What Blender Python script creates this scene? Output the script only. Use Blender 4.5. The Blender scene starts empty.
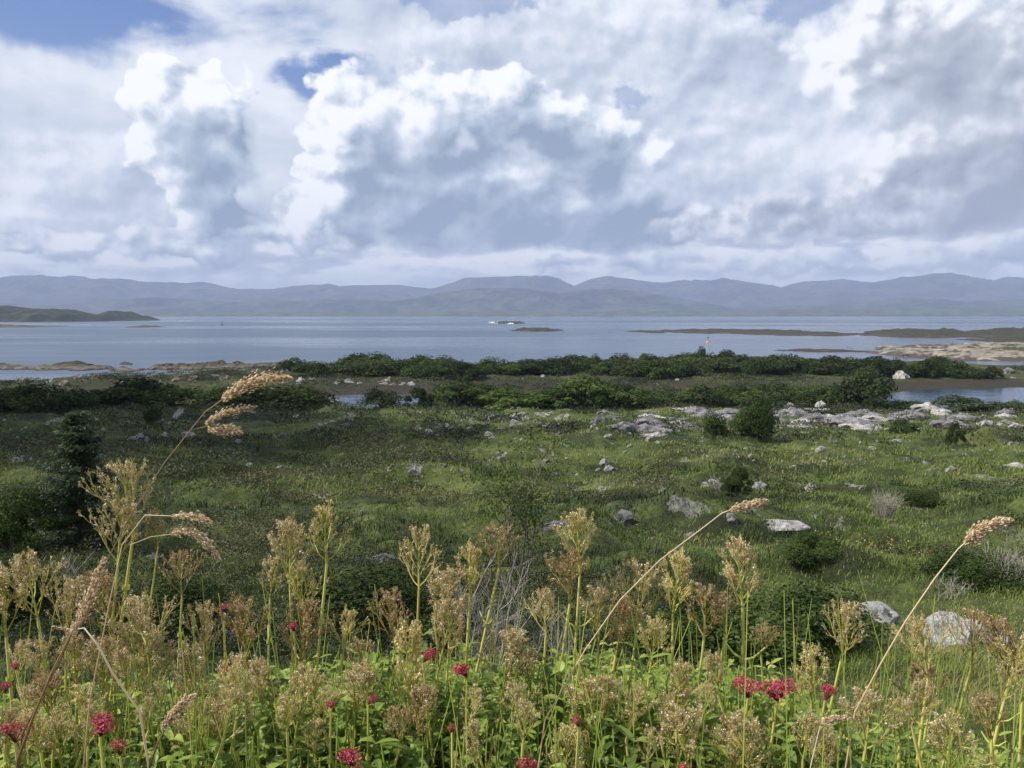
import bpy, math, random, bmesh
import numpy as np
from mathutils import Vector, Matrix, noise as mnoise

random.seed(7); rng = np.random.default_rng(7)
S = bpy.context.scene
COL = S.collection
F = 887.0; HZ = 314.5; H = 12.0
PITCH = math.atan((384-HZ)/F)

# ------------------------------------------------------------------ camera
cam = bpy.data.cameras.new('camera'); camo = bpy.data.objects.new('camera', cam); COL.objects.link(camo)
camo.location = (0, 0, H); camo.rotation_euler = (math.pi/2 - PITCH, 0, 0)
cam.lens = 36*F/1024; cam.sensor_width = 36; cam.clip_start = 0.05; cam.clip_end = 60000
S.camera = camo
S.view_settings.view_transform = 'Standard'; S.view_settings.look = 'None'
S.view_settings.exposure = 0.42; S.view_settings.gamma = 1.0
try: S.view_settings.use_curve_mapping = False
except Exception: pass

def pdir(px, py):
    """direction through a point of the photograph (world axes, forward = +Y)"""
    a = (px-512)/F; b = (384-py)/F
    c, s = math.cos(PITCH), math.sin(PITCH)
    return Vector((a, c + b*s, -s + b*c))
def azel(px, py):
    d = pdir(px, py).normalized()
    return math.atan2(d.x, d.y), math.asin(d.z)

# ------------------------------------------------------------------ node expressions
class X:
    """a socket with arithmetic"""
    nt = None
    def __init__(s, sock): s.s = sock
    @staticmethod
    def m(op, *a, clamp=False):
        n = X.nt.nodes.new('ShaderNodeMath'); n.operation = op; n.use_clamp = clamp
        for i, v in enumerate(a):
            if isinstance(v, X): X.nt.links.new(v.s, n.inputs[i])
            else: n.inputs[i].default_value = v
        return X(n.outputs[0])
    def __add__(s, o): return X.m('ADD', s, o)
    __radd__ = __add__
    def __sub__(s, o): return X.m('SUBTRACT', s, o)
    def __rsub__(s, o): return X.m('SUBTRACT', o, s)
    def __mul__(s, o): return X.m('MULTIPLY', s, o)
    __rmul__ = __mul__
    def __truediv__(s, o): return X.m('DIVIDE', s, o)
    def max(s, o): return X.m('MAXIMUM', s, o)
    def min(s, o): return X.m('MINIMUM', s, o)
    def smax(s, o, k): return X.m('SMOOTH_MAX', s, o, k)
    def pow(s, o): return X.m('POWER', s, o)
    def sat(s): return X.m('ADD', s, 0.0, clamp=True)
    def abs(s): return X.m('ABSOLUTE', s)
def sstep(x, a, b, lo=0.0, hi=1.0):
    n = X.nt.nodes.new('ShaderNodeMapRange'); n.interpolation_type = 'SMOOTHSTEP'
    X.nt.links.new(x.s, n.inputs[0])
    for i, v in enumerate((a, b, lo, hi)): n.inputs[i+1].default_value = v
    return X(n.outputs[0])
def vec(x, y, z=0.0):
    n = X.nt.nodes.new('ShaderNodeCombineXYZ')
    for i, v in enumerate((x, y, z)):
        if isinstance(v, X): X.nt.links.new(v.s, n.inputs[i])
        else: n.inputs[i].default_value = v
    return n.outputs[0]
def sep(sock):
    n = X.nt.nodes.new('ShaderNodeSeparateXYZ'); X.nt.links.new(sock, n.inputs[0])
    return X(n.outputs[0]), X(n.outputs[1]), X(n.outputs[2])
def noise(v, scale, detail=4, rough=0.5, dist=0.0, color=False, lac=2.0, dim='3D'):
    n = X.nt.nodes.new('ShaderNodeTexNoise'); n.noise_dimensions = dim
    X.nt.links.new(v, n.inputs['Vector'])
    n.inputs['Scale'].default_value = scale; n.inputs['Detail'].default_value = detail
    n.inputs['Roughness'].default_value = rough; n.inputs['Distortion'].default_value = dist
    n.inputs['Lacunarity'].default_value = lac
    return n.outputs[1] if color else X(n.outputs[0])
def voro(v, scale, detail=0, rough=0.5, feature='F1', smooth=0.5, dim='3D'):
    n = X.nt.nodes.new('ShaderNodeTexVoronoi'); n.feature = feature; n.voronoi_dimensions = dim
    X.nt.links.new(v, n.inputs['Vector'])
    n.inputs['Scale'].default_value = scale
    n.inputs['Detail'].default_value = detail; n.inputs['Roughness'].default_value = rough
    if feature == 'SMOOTH_F1': n.inputs['Smoothness'].default_value = smooth
    return X(n.outputs[0])
def mix(fac, a, b):
    n = X.nt.nodes.new('ShaderNodeMix'); n.data_type = 'RGBA'
    for i, v in ((0, fac), (6, a), (7, b)):
        if isinstance(v, X): X.nt.links.new(v.s, n.inputs[i])
        elif isinstance(v, bpy.types.NodeSocket): X.nt.links.new(v, n.inputs[i])
        elif isinstance(v, (int, float)): n.inputs[i].default_value = v
        else: n.inputs[i].default_value = (*v, 1) if len(v) == 3 else v
    return n.outputs[2]

def srgb(r, g, b):
    f = lambda c: (c/255/12.92) if c/255 <= 0.04045 else ((c/255+0.055)/1.055)**2.4
    return (f(r), f(g), f(b))

# ------------------------------------------------------------------ world: blue sky, high veil, cumulus
SUN_AZ = math.radians(-97); SUN_EL = math.radians(47)     # from the left, high
def build_world():
    w = bpy.data.worlds.new('World'); S.world = w; w.use_nodes = True
    nt = w.node_tree; nt.nodes.clear(); X.nt = nt
    sky = nt.nodes.new('ShaderNodeTexSky'); sky.sky_type = 'NISHITA'; sky.sun_disc = False
    sky.sun_elevation = SUN_EL; sky.sun_rotation = SUN_AZ
    tc = nt.nodes.new('ShaderNodeTexCoord')
    dx, dy, dz = sep(tc.outputs['Generated'])
    U = X.m('ARCTAN2', dx, dy); V = X.m('ARCSINE', dz.min(1.0).max(-1.0))
    n2 = lambda x, y, sc, de, ro, di=0.0: noise(vec(x, y), sc, de, ro, di, dim='2D')
    wx = n2(U, V*1.2, 9.0, 5, 0.52) - 0.5; wy = n2(U+3.3, V*1.2+1.7, 9.0, 5, 0.52) - 0.5
    fx = n2(U+7.1, V, 42.0, 3, 0.5) - 0.5; fy = n2(U, V+5.2, 42.0, 3, 0.5) - 0.5
    PX = U + wx*0.075 + fx*0.022; PY = V + wy*0.06 + fy*0.020
    vo = lambda ox, oy: voro(vec(U+wx*0.03+fx*0.012+ox, V*1.1+wy*0.03+fy*0.012+oy), 24.0, 1.0, 0.45, 'SMOOTH_F1', 0.55, dim='2D')
    billow = vo(0, 0); billow2 = vo(-0.005, 0.008)
    def field(blobs, ox=0.0, oy=0.0, k=0.15):
        r = None
        for (px, py, rx, ry) in blobs:
            a, e = azel(px, py)
            qx = (PX + (ox - a)) * (F/rx); qy = (PY + (oy - e)) * (F/ry)
            d = 1.0 - X.m('SQRT', qx*qx + qy*qy)
            r = d if r is None else r.smax(d, k)
        return r
    b0 = field
    row = lambda y: azel(512, y)[1]

    fb = n2(U, V*1.25+0.37, 6.0, 7, 0.54)                  # broad cloud mottling
    fb2 = n2(U+0.02, V*1.25+0.33, 6.0, 7, 0.54)
    streak = n2(U+V*0.5+2.0, V*3.2, 4.2, 6, 0.54, 0.3)
    fine = n2(U, V*1.2, 24.0, 4, 0.52)
    fine2 = n2(U+0.008, (V-0.010)*1.2, 24.0, 4, 0.52)
    relief = (fine2 - fine) + (billow2 - billow)*0.55                       # lit flank of the small puffs
    relB = (fb2 - fb)
    relM = n2(U+0.020, (V-0.024)*1.1+2.2, 12.0, 4, 0.48) - n2(U, V*1.1+2.2, 12.0, 4, 0.48)

    def lin(x, a, b):
        n = nt.nodes.new('ShaderNodeMapRange'); nt.links.new(x.s, n.inputs[0])
        n.inputs[1].default_value = a; n.inputs[2].default_value = b
        return X(n.outputs[0])
    def puffcol(lit, dark, mid, light):
        c = mix(lin(lit, 0.0, 0.5), dark, mid)
        return mix(sstep(lit, 0.40, 1.05), c, light)

    # --- blue
    blue = mix(sstep(V, 0.02, 0.36), srgb(140,166,214), srgb(70,108,184))
    n = nt.nodes.new('ShaderNodeMix'); n.data_type = 'RGBA'; n.inputs[0].default_value = 1.0; n.blend_type = 'MULTIPLY'
    nish = nt.nodes.new('ShaderNodeVectorMath'); nish.operation = 'SCALE'; nt.links.new(sky.outputs[0], nish.inputs[0]); nish.inputs[3].default_value = 0.10
    col = mix(0.55, nish.outputs[0], blue)

    # --- high veil with the blue holes
    holes = b0([(95,12,160,40), (320,80,60,22), (130,165,60,12)], k=0.1)
    hol2 = b0([(621,105,24,16), (818,0,60,26), (480,0,60,14)], k=0.05) + (fine-0.5)*3.0 + (fb-0.5)*1.5
    cov = sstep((streak-0.5)*3.0 + (0.50 - holes*1.6), -0.30, 0.85)
    cov = cov * sstep(hol2 + (streak-0.5)*1.5, -0.35, 0.55, 1.0, 0.25)
    vl = 0.60 + (streak-0.45)*1.1 + relB*0.9 - sstep(V, 0.18, 0.6)*0.15
    veil = puffcol(vl.sat(), srgb(162,172,190), srgb(196,206,221), srgb(232,235,242))
    col = mix(cov, col, veil)

    # --- middle deck: broad bright cloud on the right and centre
    deck = b0([(700,90,230,110), (560,50,260,70), (900,150,260,140), (720,190,260,90), (60,235,260,75), (60,160,90,40), (300,250,300,45)], k=0.2)
    da = sstep(deck + (fb-0.5)*1.2, -0.10, 0.45) * sstep(hol2 + (streak-0.5)*1.0, -0.2, 0.5, 1.0, 0.3)
    dl = 0.54 + relB*2.2 + (fb-0.5)*0.7 + relief*0.75 + (streak-0.5)*0.5
    dk = puffcol(dl.sat(), srgb(164,174,194), srgb(194,204,219), srgb(232,235,243))
    col = mix(da*0.95, col, dk)

    def cumulus(col, blobs, dark, mid, light, base=None, off=(-0.030, 0.042), occ=1.15, amp=0.5, soft=0.10, edge=1.0, bias=0.0, k=0.12, opac=1.0, farsoft=0.9):
        s0 = b0(blobs, k=k); s1 = b0(blobs, off[0], off[1], k=k)
        e0 = s0 + (0.42 - billow)*amp*0.8 + (fine-0.5)*0.30
        side = ((s1 - s0)*1.4 + 0.10).sat()*farsoft + soft
        a = sstep(e0/side, 0.0, 1.0)
        if base is not None:
            bl = V + wx*0.03 + fy*0.012
            a = a * sstep(bl, row(base+4), row(base-7))
        sh = s1.max(0.0)
        inner = sstep(s1, -0.1, 0.75)
        lit = 0.98 + bias - sh*occ*1.02 + (relief*1.3 + (0.42-billow)*0.26)*(1.0 - inner*0.65) + (relM*1.1 + relB*0.9)*(1.0 - inner*0.3) + (fb-0.5)*0.35
        return mix(a*opac, col, puffcol(lit.sat(), dark, mid, light)), a

    # --- distant low bank along the horizon
    lowx = n2(U+1.1, V*3.4, 11.0, 6, 0.54)
    lowx2 = n2(U+1.112, V*3.4-0.035, 11.0, 6, 0.54)
    la = sstep(V + (lowx-0.5)*0.10, row(222), row(252))
    ll = 0.80 + (lowx2-lowx)*3.4 + (lowx-0.5)*1.0
    low = puffcol(ll.sat(), srgb(172,181,201), srgb(194,202,218), srgb(246,248,250))
    col = mix(la*0.95, col, low)

    D1, M1, L1 = srgb(138,155,178), srgb(186,198,214), srgb(246,247,251)
    D2, M2, L2 = srgb(146,154,170), srgb(182,190,203), srgb(244,245,249)
    # small bright puffs low down
    col, _ = cumulus(col, [(80,248,44,20), (150,243,40,24), (250,232,42,24), (300,240,50,20), (35,240,30,16), (205,250,60,18)], D1, M1, L1, off=(-0.012,0.02), amp=0.4, bias=-0.16, soft=0.35, opac=0.85)
    col, _ = cumulus(col, [(545,265,30,12), (640,262,50,12), (790,266,90,16), (860,262,60,14), (985,262,70,18), (930,255,50,16)], D1, M1, L1, off=(-0.008,0.014), amp=0.4, bias=-0.22, soft=0.4, opac=0.7)
    # the wide central mass with its flat grey base
    col, _ = cumulus(col, [(345,118,50,52), (330,150,34,46), (415,118,72,62), (380,185,80,72), (470,195,130,68), (500,110,70,48), (590,185,105,70), (650,225,90,40), (560,140,60,45), (310,205,40,36), (420,245,110,60), (540,250,120,60), (620,255,80,50)],
                     D1, M1, L1, base=250, occ=1.22, soft=0.14, farsoft=0.6, bias=-0.03, off=(-0.048, 0.038), k=0.25)
    # right hand, darker
    col, _ = cumulus(col, [(895,215,170,48), (990,190,110,90), (800,222,110,34), (700,228,70,26), (1120,150,150,120), (1300,150,150,100)], D2, M2, L2, base=247, bias=-0.24, soft=0.5, opac=0.85)
    col, _ = cumulus(col, [(890,48,96,66), (850,60,60,52), (985,70,110,80), (960,130,110,60), (1100,60,130,110)], D2, M2, L2, bias=-0.06, occ=0.9, off=(-0.05, 0.03), soft=0.30, opac=0.9)
    # the tower on the left
    col, _ = cumulus(col, [(168,98,44,38), (216,104,42,42), (168,134,42,44), (216,150,48,52), (200,190,44,44), (222,215,50,30), (185,175,38,34)],
                     D1, M1, L1, soft=0.11, occ=1.05, bias=0.04)
    # dissolve the lot into bright air close to the horizon
    air = sstep(V, row(312), row(258), 0.6, 0.0)
    col = mix(air, col, srgb(226,233,240))
    # overhead and behind: the same broken deck
    bg = nt.nodes.new('ShaderNodeBackground'); nt.links.new(col, bg.inputs[0]); bg.inputs[1].default_value = 0.91
    out = nt.nodes.new('ShaderNodeOutputWorld'); nt.links.new(bg.outputs[0], out.inputs[0])
    w.cycles.sampling_method = 'MANUAL'; w.cycles.sample_map_resolution = 512
build_world()

# ------------------------------------------------------------------ sun
def build_sun():
    l = bpy.data.lights.new('sun', 'SUN'); l.energy = 5.0; l.angle = math.radians(0.55); l.color = (1.0, 0.95, 0.87)
    o = bpy.data.objects.new('sun', l); COL.objects.link(o)
    d = Vector((math.sin(SUN_AZ)*math.cos(SUN_EL), math.cos(SUN_AZ)*math.cos(SUN_EL), math.sin(SUN_EL)))
    o.rotation_euler = d.to_track_quat('Z', 'Y').to_euler(); o.location = (0, 0, 60)
build_sun()

# ------------------------------------------------------------------ numpy helpers
def _hash(ix, iy, seed):
    h = (ix.astype(np.int64)*374761393 + iy.astype(np.int64)*668265263 + seed*1442695041) & 0xffffffff
    h = ((h ^ (h >> 13)) * 1274126177) & 0xffffffff
    return ((h ^ (h >> 16)) & 0xffff) / 65535.0
def vnoise(x, y, seed=0):
    ix = np.floor(x); iy = np.floor(y); fx = x-ix; fy = y-iy
    fx = fx*fx*fx*(fx*(fx*6-15)+10); fy = fy*fy*fy*(fy*(fy*6-15)+10)
    a = _hash(ix, iy, seed); b = _hash(ix+1, iy, seed); c = _hash(ix, iy+1, seed); d = _hash(ix+1, iy+1, seed)
    return (a*(1-fx)+b*fx)*(1-fy) + (c*(1-fx)+d*fx)*fy
def fbm(x, y, scale=1.0, octv=4, seed=0, gain=0.5):
    x = np.asarray(x, float)*scale; y = np.asarray(y, float)*scale
    t = 0; a = 1; n = 0
    for k in range(octv):
        t = t + a*vnoise(x+k*17.3, y-k*9.1, seed+k); n += a; a *= gain; x = x*2.03; y = y*2.03
    return t/n
def smooth(x, a, b):
    t = np.clip((x-a)/(b-a), 0, 1); return t*t*(3-2*t)

def mesh_from(name, V, F, mats, tint=None, smooth_=False, midx=None):
    V = np.asarray(V, np.float32); F = np.asarray(F, np.int32)
    me = bpy.data.meshes.new(name); k = F.shape[1]
    me.vertices.add(len(V)); me.vertices.foreach_set('co', V.ravel())
    me.loops.add(F.size); me.loops.foreach_set('vertex_index', F.ravel())
    me.polygons.add(len(F)); me.polygons.foreach_set('loop_start', np.arange(0, F.size, k, dtype=np.int32))
    me.polygons.foreach_set('use_smooth', np.full(len(F), smooth_, bool))
    for m in (mats if isinstance(mats, (list, tuple)) else [mats]): me.materials.append(m)
    if midx is not None: me.polygons.foreach_set('material_index', np.asarray(midx, np.int32))
    if tint is not None:
        at = me.attributes.new('tint', 'FLOAT', 'POINT'); at.data.foreach_set('value', np.asarray(tint, np.float32))
    me.update(calc_edges=True); me.validate()
    return me
def link(name, data, parent=None, loc=None, kind=None):
    o = bpy.data.objects.new(name, data); COL.objects.link(o)
    if parent is not None: o.parent = parent
    if loc is not None: o.location = loc
    if kind: o['kind'] = kind
    return o
def thing(name, label, cat, group=None, loc=(0, 0, 0), data=None, rotz=0.0):
    o = link(name, data, loc=loc); o.rotation_euler = (0, 0, rotz)
    if label: o['label'] = label
    o['category'] = cat
    if group: o['group'] = group
    return o

class Soup:
    """collects triangles"""
    def __init__(s): s.V = []; s.F = []; s.T = []; s.n = 0
    def add(s, V, F, T):
        V = np.asarray(V, float).reshape(-1, 3); F = np.asarray(F, int)
        s.V.append(V); s.F.append(F+s.n); s.T.append(np.broadcast_to(np.asarray(T, float), (len(V),))); s.n += len(V)
    def tube(s, pts, rad, sides=4, tint=0.0):
        pts = np.asarray(pts, float); m = len(pts); rad = np.broadcast_to(np.asarray(rad, float), (m,))
        d = np.gradient(pts, axis=0); d /= np.linalg.norm(d, axis=1, keepdims=True)+1e-9
        ref = np.array([0.31, 0.95, 0.05]) if abs(d[0, 1]) < 0.8 else np.array([0.95, 0.3, 0.05])
        u = np.cross(d, ref); u /= np.linalg.norm(u, axis=1, keepdims=True)+1e-9; w = np.cross(d, u)
        a = np.arange(sides)*2*math.pi/sides
        V = pts[:, None]+rad[:, None, None]*(np.cos(a)[None, :, None]*u[:, None]+np.sin(a)[None, :, None]*w[:, None])
        F = []
        for i in range(m-1):
            for j in range(sides):
                p = i*sides+j; q = i*sides+(j+1) % sides
                F += [(p, q, q+sides), (p, q+sides, p+sides)]
        s.add(V.reshape(-1, 3), F, np.repeat(np.broadcast_to(np.asarray(tint, float), (m,)), sides))
    def leaves(s, C, N, L, W, T, fold=0.0, up=None):
        """diamond leaves: centres C, normals N, length L, width W"""
        C = np.asarray(C, float); n = len(C)
        N = N/(np.linalg.norm(N, axis=1, keepdims=True)+1e-9)
        r = rng.normal(size=(n, 3)) if up is None else up + rng.normal(size=(n, 3))*0.35
        A = r - N*np.sum(r*N, 1, keepdims=True); A /= np.linalg.norm(A, axis=1, keepdims=True)+1e-9
        B = np.cross(N, A)
        L = np.broadcast_to(L, (n,))[:, None]*0.5; W = np.broadcast_to(W, (n,))[:, None]*0.5
        V = np.stack([C-A*L, C+B*W+A*L*0.1+N*W*fold, C+A*L, C-B*W+A*L*0.1+N*W*fold], 1).reshape(-1, 3)
        i = np.arange(n)*4
        F = np.concatenate([np.stack([i, i+1, i+2], 1), np.stack([i, i+2, i+3], 1)])
        s.add(V, F, np.repeat(np.broadcast_to(T, (n,)), 4))
    def mesh(s, name, mat, smooth_=False):
        return mesh_from(name, np.concatenate(s.V), np.concatenate(s.F), mat, np.concatenate(s.T), smooth_)

# ------------------------------------------------------------------ materials
def new_mat(name):
    m = bpy.data.materials.new(name); m.use_nodes = True; m.node_tree.nodes.clear(); X.nt = m.node_tree
    return m, m.node_tree
def ramp(fac, stops):
    n = X.nt.nodes.new('ShaderNodeValToRGB'); X.nt.links.new(fac.s if isinstance(fac, X) else fac, n.inputs[0])
    e = n.color_ramp.elements
    while len(e) < len(stops): e.new(0.5)
    for el, (p, c) in zip(e, stops): el.position = p; el.color = (*c, 1)
    return n.outputs[0]
def attr(nm='tint'):
    n = X.nt.nodes.new('ShaderNodeAttribute'); n.attribute_name = nm; return X(n.outputs['Fac'])
def objpos():
    n = X.nt.nodes.new('ShaderNodeTexCoord'); return n.outputs['Object']
def worldpos():
    n = X.nt.nodes.new('ShaderNodeNewGeometry'); return n.outputs['Position']
def bump(h, strength=0.5, dist=0.05):
    n = X.nt.nodes.new('ShaderNodeBump'); X.nt.links.new(h.s, n.inputs['Height'])
    n.inputs['Strength'].default_value = strength; n.inputs['Distance'].default_value = dist; return n.outputs[0]
def principled(color, rough=0.7, normal=None, spec=0.3):
    nt = X.nt; p = nt.nodes.new('ShaderNodeBsdfPrincipled')
    if isinstance(color, bpy.types.NodeSocket): nt.links.new(color, p.inputs['Base Color'])
    else: p.inputs['Base Color'].default_value = (*color, 1)
    if isinstance(rough, X): nt.links.new(rough.s, p.inputs['Roughness'])
    else: p.inputs['Roughness'].default_value = rough
    p.inputs['Specular IOR Level'].default_value = spec
    if normal is not None: nt.links.new(normal, p.inputs['Normal'])
    return p
def output(sh):
    o = X.nt.nodes.new('ShaderNodeOutputMaterial'); X.nt.links.new(sh, o.inputs[0])
def leaf_mat(name, stops, trans=0.3, rough=0.55, obj_var=0.0, spec=0.25):
    m, nt = new_mat(name)
    t = attr()
    if obj_var:
        oi = nt.nodes.new('ShaderNodeObjectInfo'); t = (t + (X(oi.outputs['Random'])-0.5)*obj_var).sat()
    c = ramp(t, stops)
    p = principled(c, rough, spec=spec)
    tr = nt.nodes.new('ShaderNodeBsdfTranslucent'); nt.links.new(c, tr.inputs[0])
    mx = nt.nodes.new('ShaderNodeMixShader'); mx.inputs[0].default_value = trans
    nt.links.new(p.outputs[0], mx.inputs[1]); nt.links.new(tr.outputs[0], mx.inputs[2]); output(mx.outputs[0])
    return m

# ------------------------------------------------------------------ plan of the shore
def sea_pt(px, py):
    d = pdir(px, py); t = H/(-d.z); return (d.x*t, d.y*t)
def seapoly(pts): return np.array([sea_pt(*p) for p in pts])
def sdist(x, y, poly):
    """signed distance, positive inside"""
    x = np.asarray(x, float); y = np.asarray(y, float)
    d = np.full(x.shape, 1e9); ins = np.zeros(x.shape, bool); n = len(poly)
    for i in range(n):
        ax, ay = poly[i]; bx, by = poly[(i+1) % n]; ex, ey = bx-ax, by-ay
        t = np.clip(((x-ax)*ex+(y-ay)*ey)/(ex*ex+ey*ey+1e-12), 0, 1)
        d = np.minimum(d, np.hypot(x-ax-t*ex, y-ay-t*ey))
        c = ((ay > y) != (by > y))
        with np.errstate(divide='ignore', invalid='ignore'):
            ins ^= c & (x < (bx-ax)*(y-ay)/(by-ay+1e-12)+ax)
    return np.where(ins, d, -d)
SHORE = seapoly([(-900, 386), (-300, 385), (-60, 385), (20, 384), (60, 380.5), (110, 378.5), (165, 377.5), (200, 374), (236, 371.5), (262, 369), (300, 366.5), (340, 366),
                 (420, 367), (500, 365), (600, 361), (690, 357.5), (760, 358), (830, 360.5), (880, 362), (930, 363.5), (968, 365.5), (1000, 367.5), (1030, 366), (1200, 362), (1700, 360)])
LAND = np.concatenate([SHORE, [[800, 60], [800, -200], [-800, -200], [-800, 60]]])
PONDS = [seapoly([(862, 399), (885, 394), (915, 390.5), (960, 388.8), (1024, 387), (1200, 384.5), (1500, 383), (1500, 398), (1200, 405), (1024, 406), (985, 407), (945, 406.5), (905, 406.5), (872, 404)]),
         seapoly([(318, 402), (332, 396.5), (350, 394.5), (400, 394), (430, 395), (442, 401), (420, 407), (370, 411), (334, 411)]),
         seapoly([(72, 399), (84, 393), (106, 392.5), (124, 396), (112, 401), (88, 402)])]
DROP = np.array([(-200, 1.2), (-30, 1.35), (0, 1.45), (2.6, 1.5), (3.2, 1.72), (4, 2.0), (5, 2.3), (6.5, 2.65), (8, 2.98), (12, 3.78), (18, 4.85), (25, 5.9), (35, 7.1), (50, 8.2), (65, 8.9), (80, 9.6), (95, 10.6), (110, 11.1), (125, 11.15), (150, 10.85), (168, 10.75), (182, 11.35), (230, 11.45), (400, 11.5)])
def zt(x, y):
    """height of the ground"""
    x = np.asarray(x, float); y = np.asarray(y, float)
    z = H - np.interp(y, DROP[:, 0], DROP[:, 1])
    far = smooth(y, 5, 22)
    z = z + (fbm(x, y, 1/14, 3, 3)-0.5)*1.5*smooth(y, 12, 45)*(1-smooth(y, 75, 100)*0.7)
    z = z + (fbm(x, y*0.8, 1/4.2, 3, 11)-0.5)*0.75*smooth(y, 5, 14)*(1-smooth(y, 110, 150)*0.6)
    hm = fbm(x, y, 1/1.5, 3, 23); z = z + np.maximum(hm-0.5, 0)*1.0*smooth(y, 4, 9) + np.maximum(fbm(x*0.7, y, 1/3.4, 2, 27)-0.52, 0)*1.9*smooth(y, 8, 16)*(1-smooth(y, 100, 120))
    z = z + (fbm(x, y, 1/0.5, 2, 31)-0.5)*0.12
    # left side a little lower, rocky bank on the right
    u = x/np.maximum(y, 3)
    bank = np.exp(-((y-76)/6.5)**2)*smooth(u, 0.02, 0.12)
    z = z + bank*(0.55+0.5*(fbm(x, y, 1/6, 2, 41)))
    land = (y > 60)
    if np.any(land):
        w = (fbm(x, y, 1/7, 4, 51)-0.5)*7
        sd = sdist(x, y, LAND)
        s1 = np.clip((sd + w*0.8)/9.0, -1, 1)
        z2 = np.where(s1 > 0, np.minimum(z, 0.05+s1*1.1 + np.maximum(sd-9, 0)*0.25 + (fbm(x, y, 1/2.2, 4, 61)-0.45)*0.5), -2.2*np.abs(s1)**0.8)
        for k, P in enumerate(PONDS):
            pd = sdist(x, y, P) + w*(0.25 if k else 0.5)
            z2 = np.where(pd > 0, -0.6-0*pd, np.minimum(z2, 0.02 + (-pd)*(0.16 if k else 0.045) + (fbm(x, y, 1/2, 3, 71)-0.5)*0.3*np.clip(-pd, 0, 1)))
            z2 = np.where(pd > 0, -np.minimum(pd*0.4, 0.8)-0.03, z2)
        z = np.where(land, z2*smooth(y, 60, 75)+z*(1-smooth(y, 60, 75)), z)
    return z
def gz(x, y): return float(zt(np.array([x]), np.array([y]))[0])
_D = np.concatenate([np.geomspace(2.2, 90, 500), np.linspace(90.4, 330, 500)])
def ground_at(px, py, dmin=0.0, dmax=400.0):
    """point where the sight line through a point of the photograph meets the ground"""
    d = pdir(px, py); t = _D/d.y
    X_, Y_, Z_ = d.x*t, d.y*t, H+d.z*t
    hit = (Z_ <= zt(X_, Y_)) & (_D >= dmin) & (_D <= dmax)
    i = int(np.argmax(hit)) if hit.any() else len(_D)-1
    return Vector((X_[i], Y_[i], gz(X_[i], Y_[i])))
def at(px, py, D):
    d = pdir(px, py); return Vector((d.x, d.y, d.z))*(D/d.y) + Vector((0, 0, H))
def sea_at(px, py):
    x, y = sea_pt(px, py); return Vector((x, y, 0))

# ------------------------------------------------------------------ ground
def ground_mat():
    m, nt = new_mat('ground')
    P = worldpos(); x, y, z = sep(P)
    big = noise(P, 0.055, 4, 0.55, dim='2D'); mid = noise(P, 0.33, 5, 0.6, dim='2D'); fine = noise(P, 2.6, 5, 0.65, dim='2D'); vf = noise(P, 22.0, 3, 0.6, dim='2D')
    g = (mid-0.5)*2.0 + (big-0.5)*1.8 + (fine-0.5)*0.6 + 0.48
    side = sstep(x/y.max(4.0), -0.42, 0.25)               # grass colour moves up the ramp to the right
    g = g + side*0.30 - 0.11
    grass = ramp(g.sat(), [(0.0, (0.016, 0.022, 0.009)), (0.28, (0.030, 0.040, 0.013)), (0.48, (0.058, 0.078, 0.021)), (0.75, (0.094, 0.122, 0.032)), (1.0, (0.135, 0.155, 0.048))])
    brown = mix(sstep(noise(vec(x+40, y), 0.24, 4, 0.6, dim='2D'), 0.56, 0.70), grass, mix(fine, (0.030, 0.026, 0.012), (0.085, 0.072, 0.030)))
    c = mix((vf-0.5)*1.0+0.5, brown, grass)
    rk = sstep(noise(vec(x, y*0.7+9), 0.50, 6, 0.70, dim='2D') + sstep(y, 55.0, 74.0)*0.05, 0.645, 0.67)    # bare limestone showing through the turf
    rk = rk*sstep(y, 14.0, 30.0)*sstep(y, 92.0, 80.0)
    c = mix(rk, c, mix(fine, (0.16, 0.15, 0.14), (0.42, 0.41, 0.39)))
    # shore: weed, rock, sand by height above the tide
    zz = z + (mid-0.5)*0.5 + (fine-0.5)*0.35
    weed = mix(sstep(fine, 0.35, 0.65), (0.014, 0.011, 0.010), (0.055, 0.040, 0.030))
    sand = mix(sstep(noise(P, 0.9, 5, 0.7, dim='2D'), 0.42, 0.62), (0.110, 0.085, 0.062), (0.34, 0.29, 0.24))
    left = sstep(x, 5.0, -25.0)
    lf = left*sstep(y, 141.0, 150.0)
    shore = mix(sstep(zz, 0.02, 0.35)*lf, weed, sand)
    on = sstep(zz - lf*0.42, 0.60, 0.36)*sstep(y, 85.0, 96.0)
    c = mix(sstep(y, 96.0, 112.0)*0.65, c, mix(fine, (0.014, 0.016, 0.008), (0.044, 0.044, 0.022)))
    bankc = sstep(y + (mid-0.5)*14.0, 116.0, 124.0)*sstep(y + (mid-0.5)*14.0, 156.0, 146.0)*sstep(x, -40.0, -20.0)
    c = mix(bankc*0.85, c, mix(fine, (0.013, 0.010, 0.009), (0.052, 0.040, 0.030)))
    c = mix(on, c, shore)
    m8 = noise(P, 7.0, 5, 0.7, dim='2D'); c = mix(sstep(m8, 0.36, 0.66)*0.62, c, mix(big, (0.020, 0.026, 0.010), (0.040, 0.044, 0.018)))
    nb = bump(fine*0.6+vf*0.3+m8*0.7, 0.9, 0.14)
    output(principled(c, 0.85, nb, 0.15).outputs[0])
    return m
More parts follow.
